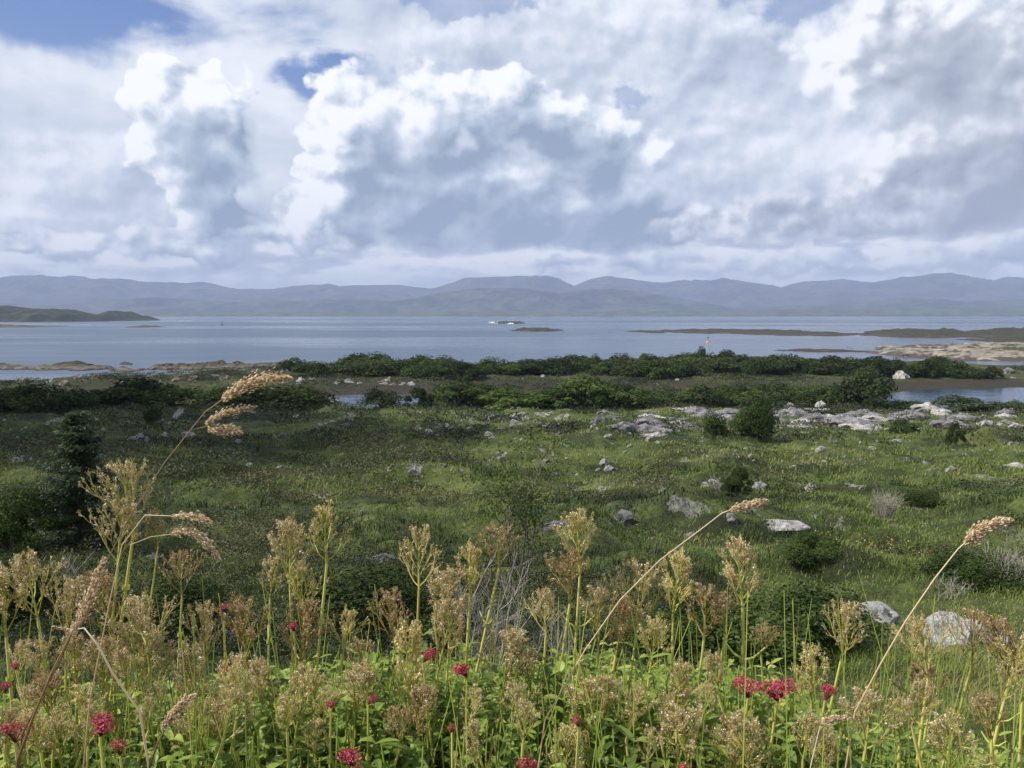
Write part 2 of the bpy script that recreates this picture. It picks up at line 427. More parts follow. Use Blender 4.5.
def build_ground():
    ys = np.concatenate([np.linspace(-160, -6, 20), np.linspace(-5, 1.0, 12), np.geomspace(1.2, 100, 420), np.linspace(100.6, 245, 210), np.linspace(248, 420, 30)])
    t = np.concatenate([-1-np.geomspace(4.0, 0.03, 22), np.linspace(-1, 1, 460), 1+np.geomspace(0.03, 4.0, 22)])
    Yg, Tg = np.meshgrid(ys, t, indexing='ij')
    Xg = Tg*(6+0.68*np.maximum(Yg, 0))
    Z = zt(Xg, Yg)
    V = np.stack([Xg, Yg, Z], -1).reshape(-1, 3); nr, nc = Yg.shape
    i = (np.arange(nr-1)[:, None]*nc+np.arange(nc-1)[None]).ravel()
    Fq = np.stack([i, i+1, i+1+nc, i+nc], 1)
    return link('ground', mesh_from('ground', V, Fq, ground_mat(), smooth_=True), kind='structure')
build_ground()

def build_sea():
    m, nt = new_mat('sea')
    P = worldpos(); x, y, z = sep(P)
    dist = X.m('SQRT', x*x+y*y)
    near = sstep(dist, 500.0, 100.0)
    w1 = noise(vec(x*0.55, y), 0.30, 5, 0.62, dim='2D'); w2 = noise(vec(x*0.5, y), 0.045, 5, 0.6, dim='2D')
    slick = noise(vec(x*0.30, y), 0.0042, 5, 0.55, dim='2D')          # wind lanes and slicks
    rough = sstep(slick, 0.36, 0.62, 0.10, 0.36)
    calm = sstep(y, 190.0, 150.0)
    rough = rough*(1.0-calm*0.6)
    h = w1*(1.0-calm*0.7) + w2*2.2*(1.0-calm)
    nb = bump(h, 0.55, 0.55)
    c = mix(slick, (0.016, 0.036, 0.075), (0.030, 0.060, 0.105))
    p = principled(c, rough, nb, 0.5); p.inputs['IOR'].default_value = 1.333
    output(p.outputs[0])
    R = 13500; g = np.concatenate([-np.geomspace(R, 30, 30), [0], np.geomspace(30, R, 30)])
    Yg, Xg = np.meshgrid(g, g, indexing='ij'); Z = np.zeros_like(Xg)
    n = len(g); i = (np.arange(n-1)[:, None]*n+np.arange(n-1)[None]).ravel()
    V = np.stack([Xg, Yg, Z], -1).reshape(-1, 3)
    Fq = np.stack([i, i+1, i+1+n, i+n], 1)
    c0 = V[Fq].mean(1); keep = (c0[:, 1] > 40) | (np.abs(c0[:, 0]) > 900) | (c0[:, 1] < -200)
    keep = c0[:, 1] > -1e9
    link('sea', mesh_from('sea', V, Fq[keep], m), kind='structure')
build_sea()

# ------------------------------------------------------------------ an unseen cloud, added out of view to shade the left of the field
def build_shade_cloud():
    m, nt = new_mat('shade_cloud'); output(principled((0.85, 0.86, 0.88), 0.95, spec=0.0).outputs[0])
    alt = 900.0; hd = alt/math.tan(SUN_EL); ox, oy = math.sin(SUN_AZ)*hd, math.cos(SUN_AZ)*hd
    bm = bmesh.new(); bmesh.ops.create_icosphere(bm, subdivisions=5, radius=1.0)
    for v in bm.verts:
        p = v.co.copy(); k = 1+0.55*mnoise.fractal(p*1.7+Vector((3.1, 0, 7)), 0.8, 2.1, 5)
        v.co = Vector((p.x*44*k, p.y*32*k, p.z*14*k if p.z > 0 else p.z*5*k))
    me = bpy.data.meshes.new('shade_cloud'); bm.to_mesh(me); bm.free(); me.materials.append(m)
    for f in me.polygons: f.use_smooth = True
    link('shade_cloud', me, loc=(ox-56, oy+66, alt), kind='stuff')
build_shade_cloud()

# ------------------------------------------------------------------ mountains, low coast, islands
def hill_mat(name, lo, hi, hi2, scale=0.004):
    m, nt = new_mat(name)
    P = worldpos(); x, y, z = sep(P)
    n1 = noise(P, scale, 5, 0.6); n2_ = noise(P, scale*5, 5, 0.62)
    c = mix(sstep(n1*0.6+n2_*0.4, 0.42, 0.58), tuple(k*0.7 for k in lo), hi)
    c = mix(sstep(n2_, 0.58, 0.72)*0.7, c, hi2)
    output(principled(c, 0.9, bump(n2_, 0.6, 6.0), 0.1).outputs[0]); return m
def ridge(name, prof, D0, D1, mat, seed, rough=0.34, nx=900, ny=80, x0=-420, x1=1450):
    """a mountain range: crest heights read along the skyline, real depth front to back"""
    pxs = np.linspace(x0, x1, nx); pr = np.array(prof, float)
    rows = np.interp(pxs, pr[:, 0], pr[:, 1])
    Dc = D0+(D1-D0)*0.62
    hcrest = (HZ-rows)/F*Dc + H
    v = np.linspace(0, 1, ny)
    Tg, Vg = np.meshgrid((pxs-512)/F, v, indexing='ij')
    D = D0+(D1-D0)*Vg; Xg = Tg*Dc + (D-Dc)*Tg*0.25
    sh = np.where(Vg < 0.62, np.sin(np.clip(Vg/0.62, 0, 1)*math.pi/2)**1.25, np.cos(np.clip((Vg-0.62)/0.38, 0, 1)*math.pi/2))
    Yg = D
    L = (D1-D0)
    er = np.abs(fbm(Xg+Yg*0.25, Yg*0.55, 3.2/L, 6, seed, 0.55)-0.5)*2
    z = hcrest[:, None]*sh*(1 - rough*3.2*(er-0.18)*np.sin(np.clip(Vg/0.62, 0, 1)*math.pi)*np.where(Vg < .62, 1, .3))
    z += hcrest[:, None]*rough*0.35*(fbm(Xg, Yg, 12/L, 4, seed+5)-0.5)*sh
    z = np.where(Vg <= 0, -8, z)
    V = np.stack([Xg, Yg, z], -1).reshape(-1, 3)
    i = (np.arange(nx-1)[:, None]*ny+np.arange(ny-1)[None]).ravel()
    return link(name, mesh_from(name, V, np.stack([i, i+ny, i+1+ny, i+1], 1), mat, smooth_=True), kind='structure')
mm = hill_mat('mountain', (0.026, 0.030, 0.032), (0.065, 0.068, 0.056), (0.13, 0.12, 0.09))
ridge('mountains', [(-420, 288), (-200, 279), (-60, 284), (0, 282), (40, 279.5), (85, 277), (105, 283), (125, 281), (145, 282), (165, 284.5), (210, 284), (240, 291), (270, 290), (300, 288), (340, 287), (370, 285), (400, 285.5), (430, 289), (455, 282.5),
      (478, 280), (500, 279.5), (535, 277), (550, 280), (572, 287), (590, 280), (606, 276.5), (622, 277.5), (650, 282), (690, 283), (712, 281), (745, 287), (772, 289), (800, 284), (830, 282.5), (855, 283.5), (880, 282.5), (905, 277), (925, 274.5), (940, 276), (960, 281.5), (985, 285), (1004, 277.5), (1030, 278), (1080, 286), (1200, 280), (1450, 290)],
      8200, 12300, mm, 5)
ridge('mid_mountains', [(-420, 306), (-100, 300), (60, 305), (160, 298), (250, 303), (330, 300), (400, 301), (440, 294), (480, 288.5), (520, 288.5), (560, 294), (585, 290), (610, 289), (640, 292), (690, 301), (735, 308), (800, 306), (860, 303), (905, 297), (960, 302), (1030, 299), (1200, 296), (1450, 306)],
      6700, 8100, hill_mat('mountain_side', (0.022, 0.026, 0.028), (0.062, 0.066, 0.044), (0.12, 0.11, 0.07)), 17, 0.22)
ridge('low_coast', [(-420, 312), (0, 312.5), (240, 312.5), (330, 312), (405, 314), (415, 312.6), (440, 311), (470, 311.5), (540, 311), (600, 312), (640, 308), (680, 309), (730, 311.5), (790, 308.5), (850, 309), (880, 307), (930, 305.5), (990, 307.5), (1030, 306), (1200, 305), (1450, 308)],
      5300, 6200, hill_mat('low_coast', (0.035, 0.044, 0.030), (0.075, 0.095, 0.045), (0.20, 0.19, 0.13), 0.012), 29, 0.10, ny=24)

isl_m = None
def island(name, pts_px, height, seed, edge=None, far=None, mat=None, rugged=0.5, nx=150, ny=60):
    """an island or reef standing in the sea; its outline is its shoreline, in plan"""
    P = seapoly(pts_px); x0, y0 = P.min(0); x1, y1 = P.max(0); mx = (x1-x0)*0.05; my = (y1-y0)*0.10
    Xg, Yg = np.meshgrid(np.linspace(x0-mx, x1+mx, nx), np.linspace(y0-my, y1+my, ny), indexing='ij')
    sc = F/(20*0.5*(y0+y1)); ay = 0.25
    sd = sdist(Xg, Yg, P); thick = max(min(x1-x0, y1-y0)*0.5, 1e-3)
    edge = edge or thick*0.5
    w = (fbm(Xg, Yg*ay, sc, 6, seed, 0.6)-0.5)
    bx = np.minimum(np.minimum(Xg-Xg.min(), Xg.max()-Xg)/(mx+1e-6), np.minimum(Yg-Yg.min(), Yg.max()-Yg)/(my+1e-6))
    s = np.clip((sd + w*thick*1.0)/edge, -1, 1); s = np.minimum(s, bx-1.0)
    z = np.where(s > 0, height*(s**0.7)*(1-rugged+rugged*2.2*np.clip(fbm(Xg, Yg*ay, sc*2.2, 6, seed+3, 0.62)-0.08, 0, 1)**1.3), -1.5*np.abs(s)**0.6)
    V = np.stack([Xg, Yg, z], -1).reshape(-1, 3)
    i = (np.arange(nx-1)[:, None]*ny+np.arange(ny-1)[None]).ravel()
    link(name, mesh_from(name, V, np.stack([i, i+ny, i+1+ny, i+1], 1), mat, smooth_=True), kind='structure')
def isle_mat(name, green, rock, tide, zg, sc):
    m, nt = new_mat(name); P = worldpos(); x, y, z = sep(P)
    n1 = noise(P, sc, 5, 0.65); n3 = noise(P, sc*6, 4, 0.6)
    zz = z + (n1-0.5)*zg*2.6
    g = mix(sstep(n3, 0.3, 0.7), tuple(c*0.6 for c in green), tuple(c*1.35 for c in green))
    r = mix(sstep(n1*0.5+n3*0.5, 0.42, 0.58), tuple(c*0.55 for c in rock), rock)
    c = mix(sstep(zz, zg*0.9, zg*1.15), r, g)
    c = mix(sstep(zz, zg*0.55, zg*0.25), c, tide)
    output(principled(c, 0.85, bump(n3, 0.7, 0.4), 0.15).outputs[0]); return m
m_dark = isle_mat('dark_island', (0.030, 0.040, 0.022), (0.060, 0.052, 0.042), (0.085, 0.072, 0.056), 2.2, 0.03)
m_reef = isle_mat('weedy_reef', (0.034, 0.036, 0.022), (0.060, 0.050, 0.040), (0.034, 0.028, 0.023), 1.1, 0.12)
m_pale = isle_mat('pale_reef', (0.044, 0.050, 0.026), (0.25, 0.22, 0.18), (0.060, 0.048, 0.038), 1.5, 0.22)
m_brown = isle_mat('brown_reef', (0.085, 0.075, 0.052), (0.17, 0.145, 0.115), (0.042, 0.034, 0.026), 0.6, 0.8)
m_head = isle_mat('headland', (0.022, 0.028, 0.014), (0.035, 0.034, 0.024), (0.03, 0.026, 0.02), 2.5, 0.012)
# headland on the left
island('headland', [(-420, 322.5), (-200, 322.3), (0, 321.8), (60, 321.7), (110, 321.2), (140, 320.8), (158, 320.4), (120, 320.0), (60, 319.6), (0, 319.3), (-200, 319), (-420, 319)], 30, 3, mat=m_head, rugged=0.05, edge=330, nx=260)
island('reef', [(-60, 328), (0, 327.6), (35, 327.2), (56, 326.6), (30, 326.0), (-60, 325.6)], 2.2, 5, mat=m_dark)
island('reef', [(128, 327.6), (140, 327.8), (168, 327), (150, 326.6), (134, 326.5)], 1.4, 6, mat=m_dark)
island('reef', [(504, 331.0), (530, 331.6), (560, 331.4), (570, 330.6), (540, 330.0), (515, 330.0)], 2.2, 7, mat=m_reef)
island('reef', [(490, 323.6), (508, 324.0), (526, 323.6), (522, 322.9), (498, 322.9)], 3.0, 8, mat=m_reef)
island('reef', [(628, 331.6), (665, 332.8), (720, 334.2), (790, 336), (850, 336.5), (874, 335), (850, 333.0), (800, 331.2), (740, 330.2), (670, 330.0)], 1.7, 9, mat=m_reef, nx=260, ny=80)
island('island', [(868, 336), (890, 337.6), (930, 338), (968, 337), (975, 334.8), (950, 333), (905, 331.6), (880, 332.2)], 3.0, 10, mat=m_reef, nx=260, rugged=0.6)
island('island', [(968, 340), (1000, 342), (1060, 343), (1300, 344), (1300, 331), (1060, 331.5), (1000, 332.5), (975, 334.5)], 5.0, 11, mat=m_reef, nx=260, rugged=0.45)
island('reef', [(770, 350.6), (800, 351.8), (868, 352.4), (874, 351.0), (830, 349.6), (785, 349.2)], 0.55, 12, mat=m_reef, rugged=0.8)
island('spit', [(872, 353.5), (905, 356.5), (950, 359.6), (1000, 360.5), (1060, 360.8), (1300, 360), (1300, 343.5), (1040, 344.0), (960, 345.2), (905, 348.5), (880, 350.5)], 1.9, 13, mat=m_pale, nx=420, ny=140, rugged=0.8)
# skerries off the left shore
island('skerry', [(-200, 369.5), (0, 369.8), (40, 370.8), (70, 370.4), (100, 369.8), (138, 371.4), (140, 369), (110, 367), (84, 366), (40, 366.2), (0, 366.4), (-200, 366.4)], 0.8, 14, mat=m_brown, nx=400, ny=90, rugged=1.0)
island('skerry', [(48, 365.6), (70, 366.0), (90, 365.2), (82, 363.8), (60, 363.6)], 0.9, 15, mat=m_reef)
island('skerry', [(112, 371.4), (132, 372.2), (136, 370.4), (120, 369.4)], 0.5, 16, mat=m_brown)
island('skerry', [(118, 364.4), (132, 364.8), (133, 363.8), (120, 363.6)], 0.6, 18, mat=m_reef)
island('skerry', [(140, 370.0), (165, 370.4), (200, 369.6), (250, 368.6), (300, 367.4), (300, 364.0), (240, 364.8), (205, 364.4), (170, 366.6), (146, 367.6)], 1.0, 17, mat=m_brown, nx=400, ny=90, rugged=1.0)

def build_haze():
    m, nt = new_mat('haze')
    v = nt.nodes.new('ShaderNodeVolumePrincipled'); v.inputs['Color'].default_value = (0.455, 0.55, 0.82, 1)
    v.inputs['Density'].default_value = HAZE; v.inputs['Anisotropy'].default_value = 0.0
    o = nt.nodes.new('ShaderNodeOutputMaterial'); nt.links.new(v.outputs[0], o.inputs['Volume'])
    a, b, c, d, e, f = -14000, 14000, -14000, 14000, -12, 560
    V = [(x, y, z) for z in (e, f) for y in (c, d) for x in (a, b)]
    Fq = [(0, 2, 3, 1), (4, 5, 7, 6), (0, 1, 5, 4), (2, 6, 7, 3), (0, 4, 6, 2), (1, 3, 7, 5)]
    o = link('haze', mesh_from('haze', V, Fq, m), kind='stuff')
HAZE = 1.1e-4
build_haze()
S.cycles.volume_bounces = 0
S.cycles.max_bounces = 6; S.cycles.diffuse_bounces = 2; S.cycles.glossy_bounces = 2; S.cycles.transmission_bounces = 2; S.cycles.transparent_max_bounces = 6
S.cycles.use_adaptive_sampling = True; S.cycles.adaptive_threshold = 0.02

# ------------------------------------------------------------------ rocks
def rock_mat(name, dark, pale, lichen, sc=6.0):
    m, nt = new_mat(name); P = objpos(); oi = nt.nodes.new('ShaderNodeObjectInfo')
    px_, py_, pz_ = sep(P); r = X(oi.outputs['Random'])*20.0
    Q = vec(px_+r, py_, pz_*2.2)
    n1 = noise(Q, sc*0.35, 5, 0.65); n3 = noise(Q, sc*2.5, 5, 0.7)
    cr = voro(Q, sc*0.6, 2, 0.6, 'DISTANCE_TO_EDGE')
    c = mix(sstep(n1, 0.40, 0.60), dark, pale)
    c = mix(sstep(n3, 0.50, 0.66)*0.8, c, lichen)
    c = mix(sstep(cr, 0.045, 0.0)*0.75, c, tuple(k*0.3 for k in dark))
    output(principled(c, 0.9, bump(n3*0.7+cr*0.8, 0.9, 0.10), 0.15).outputs[0]); return m
M_ROCK = [rock_mat('grey_rock', (0.095, 0.088, 0.094), (0.20, 0.19, 0.197), (0.38, 0.37, 0.36)),
          rock_mat('pale_limestone', (0.20, 0.19, 0.18), (0.42, 0.40, 0.38), (0.60, 0.58, 0.55)),
          rock_mat('brown_rock', (0.10, 0.078, 0.060), (0.21, 0.17, 0.135), (0.32, 0.28, 0.23)),
          rock_mat('white_rock', (0.42, 0.41, 0.40), (0.70, 0.69, 0.67), (0.80, 0.79, 0.77), 9.0)]
def rock_mesh(seed, flat=0.55, sub=3, jag=0.42):
    bm = bmesh.new(); bmesh.ops.create_icosphere(bm, subdivisions=sub, radius=1.0)
    r = random.Random(seed); off = Vector((r.random()*50, r.random()*50, r.random()*50))
    planes = [(Vector((r.uniform(-1, 1), r.uniform(-1, 1), r.uniform(-0.3, 1))).normalized(), r.uniform(0.55, 0.85)) for _ in range(11)]
    for v in bm.verts:
        p = v.co.copy()
        for n, d in planes:
            k = p.dot(n)
            if k > d: p -= n*(k-d)*0.92
        p *= 1 + jag*(mnoise.fractal(p*1.6+off, 0.9, 2.0, 4))
        st = math.sin(p.z*17+off.x)*0.02; p.x += st*p.x; p.y += st*p.y
        p.z = p.z*flat if p.z > 0 else p.z*0.5
        v.co = p
    V = np.array([v.co[:] for v in bm.verts]); Fc = np.array([[v.index for v in f.verts] for f in bm.faces]); bm.free()
    return V, Fc
ROCKP = {}
for mi in range(4):
    for k in range(5):
        V, Fc = rock_mesh(100+k, flat=(0.55, 0.38, 0.75, 0.30, 0.6)[k], sub=3)
        ROCKP[(mi, k)] = mesh_from('rock', V, Fc, M_ROCK[mi])
ORD = ['first', 'second', 'third', 'fourth', 'fifth', 'sixth', 'seventh', 'eighth', 'ninth', 'tenth', 'eleventh', 'twelfth', 'thirteenth', 'fourteenth', 'fifteenth', 'sixteenth', 'seventeenth', 'eighteenth', 'nineteenth', 'twentieth', 'twenty-first', 'twenty-second', 'twenty-third', 'twenty-fourth', 'twenty-fifth']
def rock(px, py, wpx, hpx, mi=1, k=None, label=None, group='limestone rocks in the field', name='rock', dmin=0, rot=None, sink=0.25, D=None):
    p = ground_at(px, py, dmin) if D is None else None
    if p is None:
        q = at(px, py, D); p = Vector((q.x, q.y, gz(q.x, q.y)))
    w = wpx*p.y/F*0.5; h = hpx*p.y/F
    k = random.randrange(5) if k is None else k
    if hpx/wpx < 0.3: k = random.choice((1, 3))
    fl = (0.55, 0.38, 0.75, 0.30, 0.6)[k]
    o = thing(name, label, 'rock', group, (p.x, p.y, p.z-h*sink*0.4), ROCKP[(mi, k)], (random.uniform(-0.3, 0.3)+random.choice((0, math.pi))) if rot is None else rot)
    sz = max(h/fl*1.05, 0.02)
    o.scale = (w*0.98, w*random.uniform(0.6, 0.95), min(sz, w*2.2))
    o.rotation_euler = (random.uniform(-0.1, 0.1), random.uniform(-0.1, 0.1), o.rotation_euler.z)
    return o
BIG = [  # px, py(base), w, h, material, label
    (620, 430, 34, 9, 0, 'low lilac-grey boulder at the left end of the rock bank'),
    (650, 430, 42, 11, 0, 'large lilac-grey boulder in the rock bank, just left of its middle'),
    (688, 429, 42, 9, 0, 'wide low grey boulder in the rock bank left of the small bush'),
    (655, 436, 34, 6, 1, 'pale flat slab at the foot of the large lilac-grey boulders'),
    (725, 420, 44, 7, 0, 'long flat grey slab leading to the round dark bush'),
    (740, 430, 22, 8, 1, 'pale broken slab touching the left side of the round dark bush'),
    (850, 427, 66, 13, 0, 'broad dark lilac outcrop boulder right of the round dark bush'),
    (800, 424, 26, 7, 1, 'pale slab just right of the round dark bush'),
    (815, 418, 34, 6, 0, 'thin grey ledge behind the pale slab right of the round bush'),
    (905, 418, 50, 9, 0, 'long grey ledge up-slope right of the broad dark outcrop'),
    (945, 428, 34, 10, 0, 'grey and white mottled boulder in the right-hand rocks'),
    (940, 414, 26, 7, 1, 'cream slab crowning the right-hand rocks'),
    (985, 426, 22, 8, 1, 'pale boulder in the right-hand rocks below the grey-green shrubs'),
    (1003, 416, 26, 9, 0, 'grey weathered boulder near the right edge of the rock bank'),
    (1016, 428, 22, 8, 1, 'white rock at the right edge of the rock bank'),
    (968, 419, 18, 6, 1, 'small cream rock between the ledges on the right'),
    (600, 424, 20, 10, 0, 'small grey boulder leading the rock bank on the left'),
    (620, 522, 31, 13, 0, 'lone lilac-grey boulder in the middle of the pasture'),
    (560, 525, 46, 8, 0, 'flat grey slab just left of the lone boulder in the pasture'),
    (376, 563, 56, 13, 0, 'flat pale-topped slab in the shaded hollow on the left'),
    (300, 560, 22, 5, 0, 'small flat stone left of the pale-topped slab in the hollow'),
    (782, 527, 60, 7, 1, 'long flat pale slab below the drooping orange grass head'),
    (760, 490, 18, 7, 1, 'pale rock beside the little dark bush in the pasture'),
    (710, 485, 20, 6, 1, 'pale stone with dead twigs on top in the pasture'),
    (811, 491, 13, 8, 1, 'small upright grey stone alone in the bright pasture'),
    (609, 472, 12, 8, 1, 'little pointed pale stone in mid pasture'),
    (545, 580, 26, 9, 1, 'pale stone half hidden behind the gangly seed heads'),
    (448, 690, 74, 46, 0, 'grey boulder showing between the crimson flower and the seed heads'),
    (880, 618, 44, 18, 3, 'white rock in the grass left of the big white outcrop'),
    (945, 640, 66, 32, 3, 'large bright white rock outcrop behind the right seed heads'),
    (985, 642, 60, 26, 3, 'right half of the bright white outcrop beside the dead twigs'),
    (150, 607, 60, 12, 0, 'pale ledge behind the brown seed heads on the left'),
    (218, 643, 56, 14, 0, 'low grey stone in shade behind the left seed heads'),
    (155, 560, 24, 10, 0, 'grey stone in the shade right of the conifer foot'),
    (141, 443, 32, 9, 0, 'grey rocks knob right of the conifer top'),
    (190, 438, 20, 6, 1, 'pale rock beneath the dry grass plumes on the left'),
    (1015, 468, 28, 6, 1, 'pale flat rock at the right edge of the pasture'),
    (950, 473, 11, 5, 1, 'small white stone in the bright pasture on the right'),
    (820, 452, 11, 5, 1, 'small white stone below the broad dark outcrop'),
    (845, 458, 10, 6, 0, 'small grey stone below the broad dark outcrop'),
]
for (a, b, w, h, mi, lab) in BIG: rock(a, b, w, h, mi, label=lab)
# strewn stones: (group, where in words, x0, x1, y0, y1, n, w range, material odds)
FIELDS = [
    ('pale stones strewn left of the rock bank', 'pale stone of those strewn left of the rock bank', 500, 600, 408, 432, 25, 5, 13),
    ('pale rubble in front of the grey boulders', 'pale rubble stone in front of the grey boulders', 590, 740, 428, 440, 20, 4, 12),
    ('pale stones on the right-hand rocks', 'pale stone among the right-hand rocks', 780, 1020, 408, 436, 25, 5, 18),
    ('stones along the foot of the right-hand rocks', 'small stone along the foot of the right-hand rocks', 800, 1020, 434, 446, 12, 4, 10),
    ('stones in the middle of the upper field', 'pale stone in the middle of the upper field', 400, 500, 412, 440, 22, 4, 13),
    ('stones in the middle field', 'pale stone in the field above the green sapling', 380, 560, 440, 475, 18, 5, 13),
    ('stones in the dark left field', 'pale stone in the dark left-hand field', 230, 390, 412, 470, 20, 4, 13),
    ('stones behind the conifer', 'grey stone in the field behind the dark conifer', 0, 220, 418, 450, 20, 4, 11),
    ('stones in the centre pasture', 'small pale stone in the centre pasture', 560, 760, 440, 500, 22, 5, 12),
    ('stones in the bright right pasture', 'small pale stone in the bright right-hand pasture', 780, 1010, 445, 510, 14, 4, 11),
    ('stones in the left hollow', 'stone in the grassy hollow on the left', 250, 480, 475, 560, 10, 5, 13),
    ('stones in the near pasture', 'flat stone in the near pasture left of the orange grass head', 560, 740, 510, 580, 10, 7, 16),
]
for (grp, lab, x0, x1, y0, y1, n, w0, w1) in FIELDS:
    pts = sorted((random.uniform(x0, x1), random.uniform(y0, y1)) for _ in range(n))
    for i, (a, b) in enumerate(pts):
        w = 0.85*(w0+(w1-w0)*random.random()**2.4)
        rock(a, b, w, w*random.uniform(0.3, 0.62), 1 if random.random() < 0.8 else 0, label=f'{ORD[i]} {lab} from left', group=grp, sink=-0.25)
# the broken outcrop running along the bank
oc = sorted((random.triangular(560, 1022, 660) if i % 2 else random.uniform(780, 1022), random.uniform(410, 430)) for i in range(64))
sect = [(560, 640, 'before the leftmost boulders'), (640, 745, 'left of the round dark bush'), (745, 850, 'just right of the round dark bush'), (850, 940, 'around the broad dark boulder'), (940, 1030, 'at the right-hand end')]
for (s0, s1, words_) in sect:
    for i, (a, b) in enumerate([p for p in oc if s0 <= p[0] < s1]):
        w = random.uniform(16, 46); rock(a, b, w, w*random.uniform(0.13, 0.27), random.choice((0, 0, 1)), k=random.choice((1, 3, 0)), label=f'{ORD[i]} low ledge from left in the broken outcrop, {words_}', group='ledges of the broken outcrop', name='rock_ledge', sink=0.5)
# shoreline rocks
SH = [('brown boulders on the left beach', 'brown boulder on the left-hand beach', 8, 200, 377, 386, 22, 5, 14, 2),
      ('boulders on the shore under the dry grass plume', 'boulder on the shore under the dry grass plume', 180, 300, 371, 381, 22, 5, 13, 2),
      ('white rocks along the creek bank', 'white rock along the far bank of the creek', 285, 420, 380, 386, 18, 5, 13, 1),
      ('pale rocks on the far bank', 'pale rock on the bank behind the bright green shrubs', 520, 680, 376, 388, 9, 5, 10, 1),
      ('pale rocks above the right inlet', 'pale rock above the right-hand inlet', 880, 1020, 372, 380, 14, 6, 16, 1),
      ('rocks across the spit', 'pale rock on the sandy spit', 900, 1020, 345, 358, 16, 4, 12, 1)]
for (grp, lab, x0, x1, y0, y1, n, w0, w1, mi) in SH:
    pts = sorted((random.uniform(x0, x1), random.uniform(y0, y1)) for _ in range(n))
    for i, (a, b) in enumerate(pts):
        w = w0+(w1-w0)*random.random()**1.7
        m_ = mi if random.random() < 0.7 else random.choice((0, 2))
        if 'spit' in lab:
            p = sea_at(a, b); sc = w*p.y/F*0.5
            o = thing('rock', f'{ORD[i]} {lab} from left', 'rock', grp, (p.x, p.y, 0.7), ROCKP[(m_, i % 5)], random.uniform(0, 6)); o.scale = (sc, sc, sc*0.6)
        else:
            rock(a, b, w, w*random.uniform(0.3, 0.6), m_, label=f'{ORD[i]} {lab} from left', group=grp, sink=0.3)

# ------------------------------------------------------------------ bushes
LEAFC = {
    'dark': [(0.0, (0.015, 0.024, 0.009)), (0.5, (0.040, 0.058, 0.019)), (0.85, (0.068, 0.094, 0.030)), (1.0, (0.095, 0.122, 0.040))],
    'mid': [(0.0, (0.020, 0.032, 0.010)), (0.5, (0.050, 0.078, 0.022)), (0.85, (0.085, 0.122, 0.034)), (1.0, (0.110, 0.145, 0.045))],
    'light': [(0.0, (0.030, 0.048, 0.012)), (0.5, (0.072, 0.110, 0.026)), (0.85, (0.115, 0.165, 0.036)), (1.0, (0.15, 0.20, 0.05))],
    'grey': [(0.0, (0.030, 0.038, 0.022)), (0.5, (0.065, 0.082, 0.045)), (0.85, (0.105, 0.125, 0.070)), (1.0, (0.15, 0.165, 0.10))],
}
M_LEAF = {k: leaf_mat(k+'_leaves', v, 0.30, 0.8, obj_var=0.25, spec=0.08) for k, v in LEAFC.items()}
m, nt = new_mat('bark'); c = mix(noise(objpos(), 6.0, 5, 0.7), (0.045, 0.036, 0.028), (0.16, 0.14, 0.12)); output(principled(c, 0.9).outputs[0]); M_BARK = m
m, nt = new_mat('dead_twigs'); c = mix(noise(objpos(), 9.0, 5, 0.7), (0.13, 0.115, 0.10), (0.34, 0.31, 0.28)); output(principled(c, 0.9).outputs[0]); M_DEAD = m
def crown_soup(seed, lobes=16, leaves=3000, leaf=0.055, flat=0.85, spread=0.72):
    """unit bush: radius about 1, height about 1.5*flat"""
    r = np.random.default_rng(seed); s = Soup()
    C = []; R = []
    for i in range(lobes):
        a = r.uniform(0, 2*math.pi); q = math.sqrt(r.uniform(0, 1))*spread
        z = r.uniform(0.15, 1.0)*(1-q*0.65)*1.15*flat
        C.append((q*math.cos(a), q*math.sin(a), z)); R.append(r.uniform(0.22, 0.46)*(1.05-q*0.35))
    C = np.array(C); R = np.array(R); w = R**2/np.sum(R**2)
    k = r.choice(lobes, leaves, p=w)
    d = r.normal(size=(leaves, 3)); d[:, 2] = np.abs(d[:, 2])*1.1-0.35; d /= np.linalg.norm(d, axis=1, keepdims=True)
    rad = R[k]*(1-0.55*r.random(leaves)**2.2)*(1+0.20*(r.random(leaves)**6))
    P = C[k]+d*rad[:, None]*np.array([1, 1, 0.85]); P[:, 2] = np.maximum(P[:, 2], 0.0); P[:, :2] /= np.percentile(np.hypot(P[:, 0], P[:, 1]), 97); P[:, 2] /= np.percentile(P[:, 2], 99)
    N = d*0.8 + r.normal(size=(leaves, 3))*0.55 + np.array([0, 0, 0.35])
    tint = 0.45 + (r.random(lobes)[k]-0.5)*0.5 + (r.random(leaves)-0.5)*0.5
    s.leaves(P, N, leaf*r.uniform(0.6, 1.4, leaves), leaf*0.62*r.uniform(0.6, 1.3, leaves), np.clip(tint, 0, 1))
    return s
def stems_soup(seed, n=5, h=0.7, sp=0.5, r0=0.05):
    r = np.random.default_rng(seed); s = Soup()
    for i in range(n):
        a = r.uniform(0, 6.28); q = sp*r.uniform(0.4, 1)
        t = np.linspace(0, 1, 6)[:, None]
        e = np.array([q*math.cos(a), q*math.sin(a), h*r.uniform(0.7, 1.1)])
        pts = t*e + np.sin(t*math.pi)*r.normal(size=3)*0.08; pts[0] = (0.03*math.cos(a), 0.03*math.sin(a), -0.12)
        s.tube(pts, np.linspace(r0, r0*0.3, 6), 5)
    return s
BUSHP = {}
def bush_proto(col, k, far):
    key = (col, k, far)
    if key not in BUSHP:
        s = crown_soup(300+k, lobes=(15, 22, 12, 26)[k], leaves=2600 if far else 11000, leaf=0.115 if far else 0.060, flat=(0.8, 0.62, 1.0, 0.55)[k])
        BUSHP[key] = (s.mesh('crown', M_LEAF[col]), stems_soup(500+k).mesh('stems', M_BARK))
    return BUSHP[key]
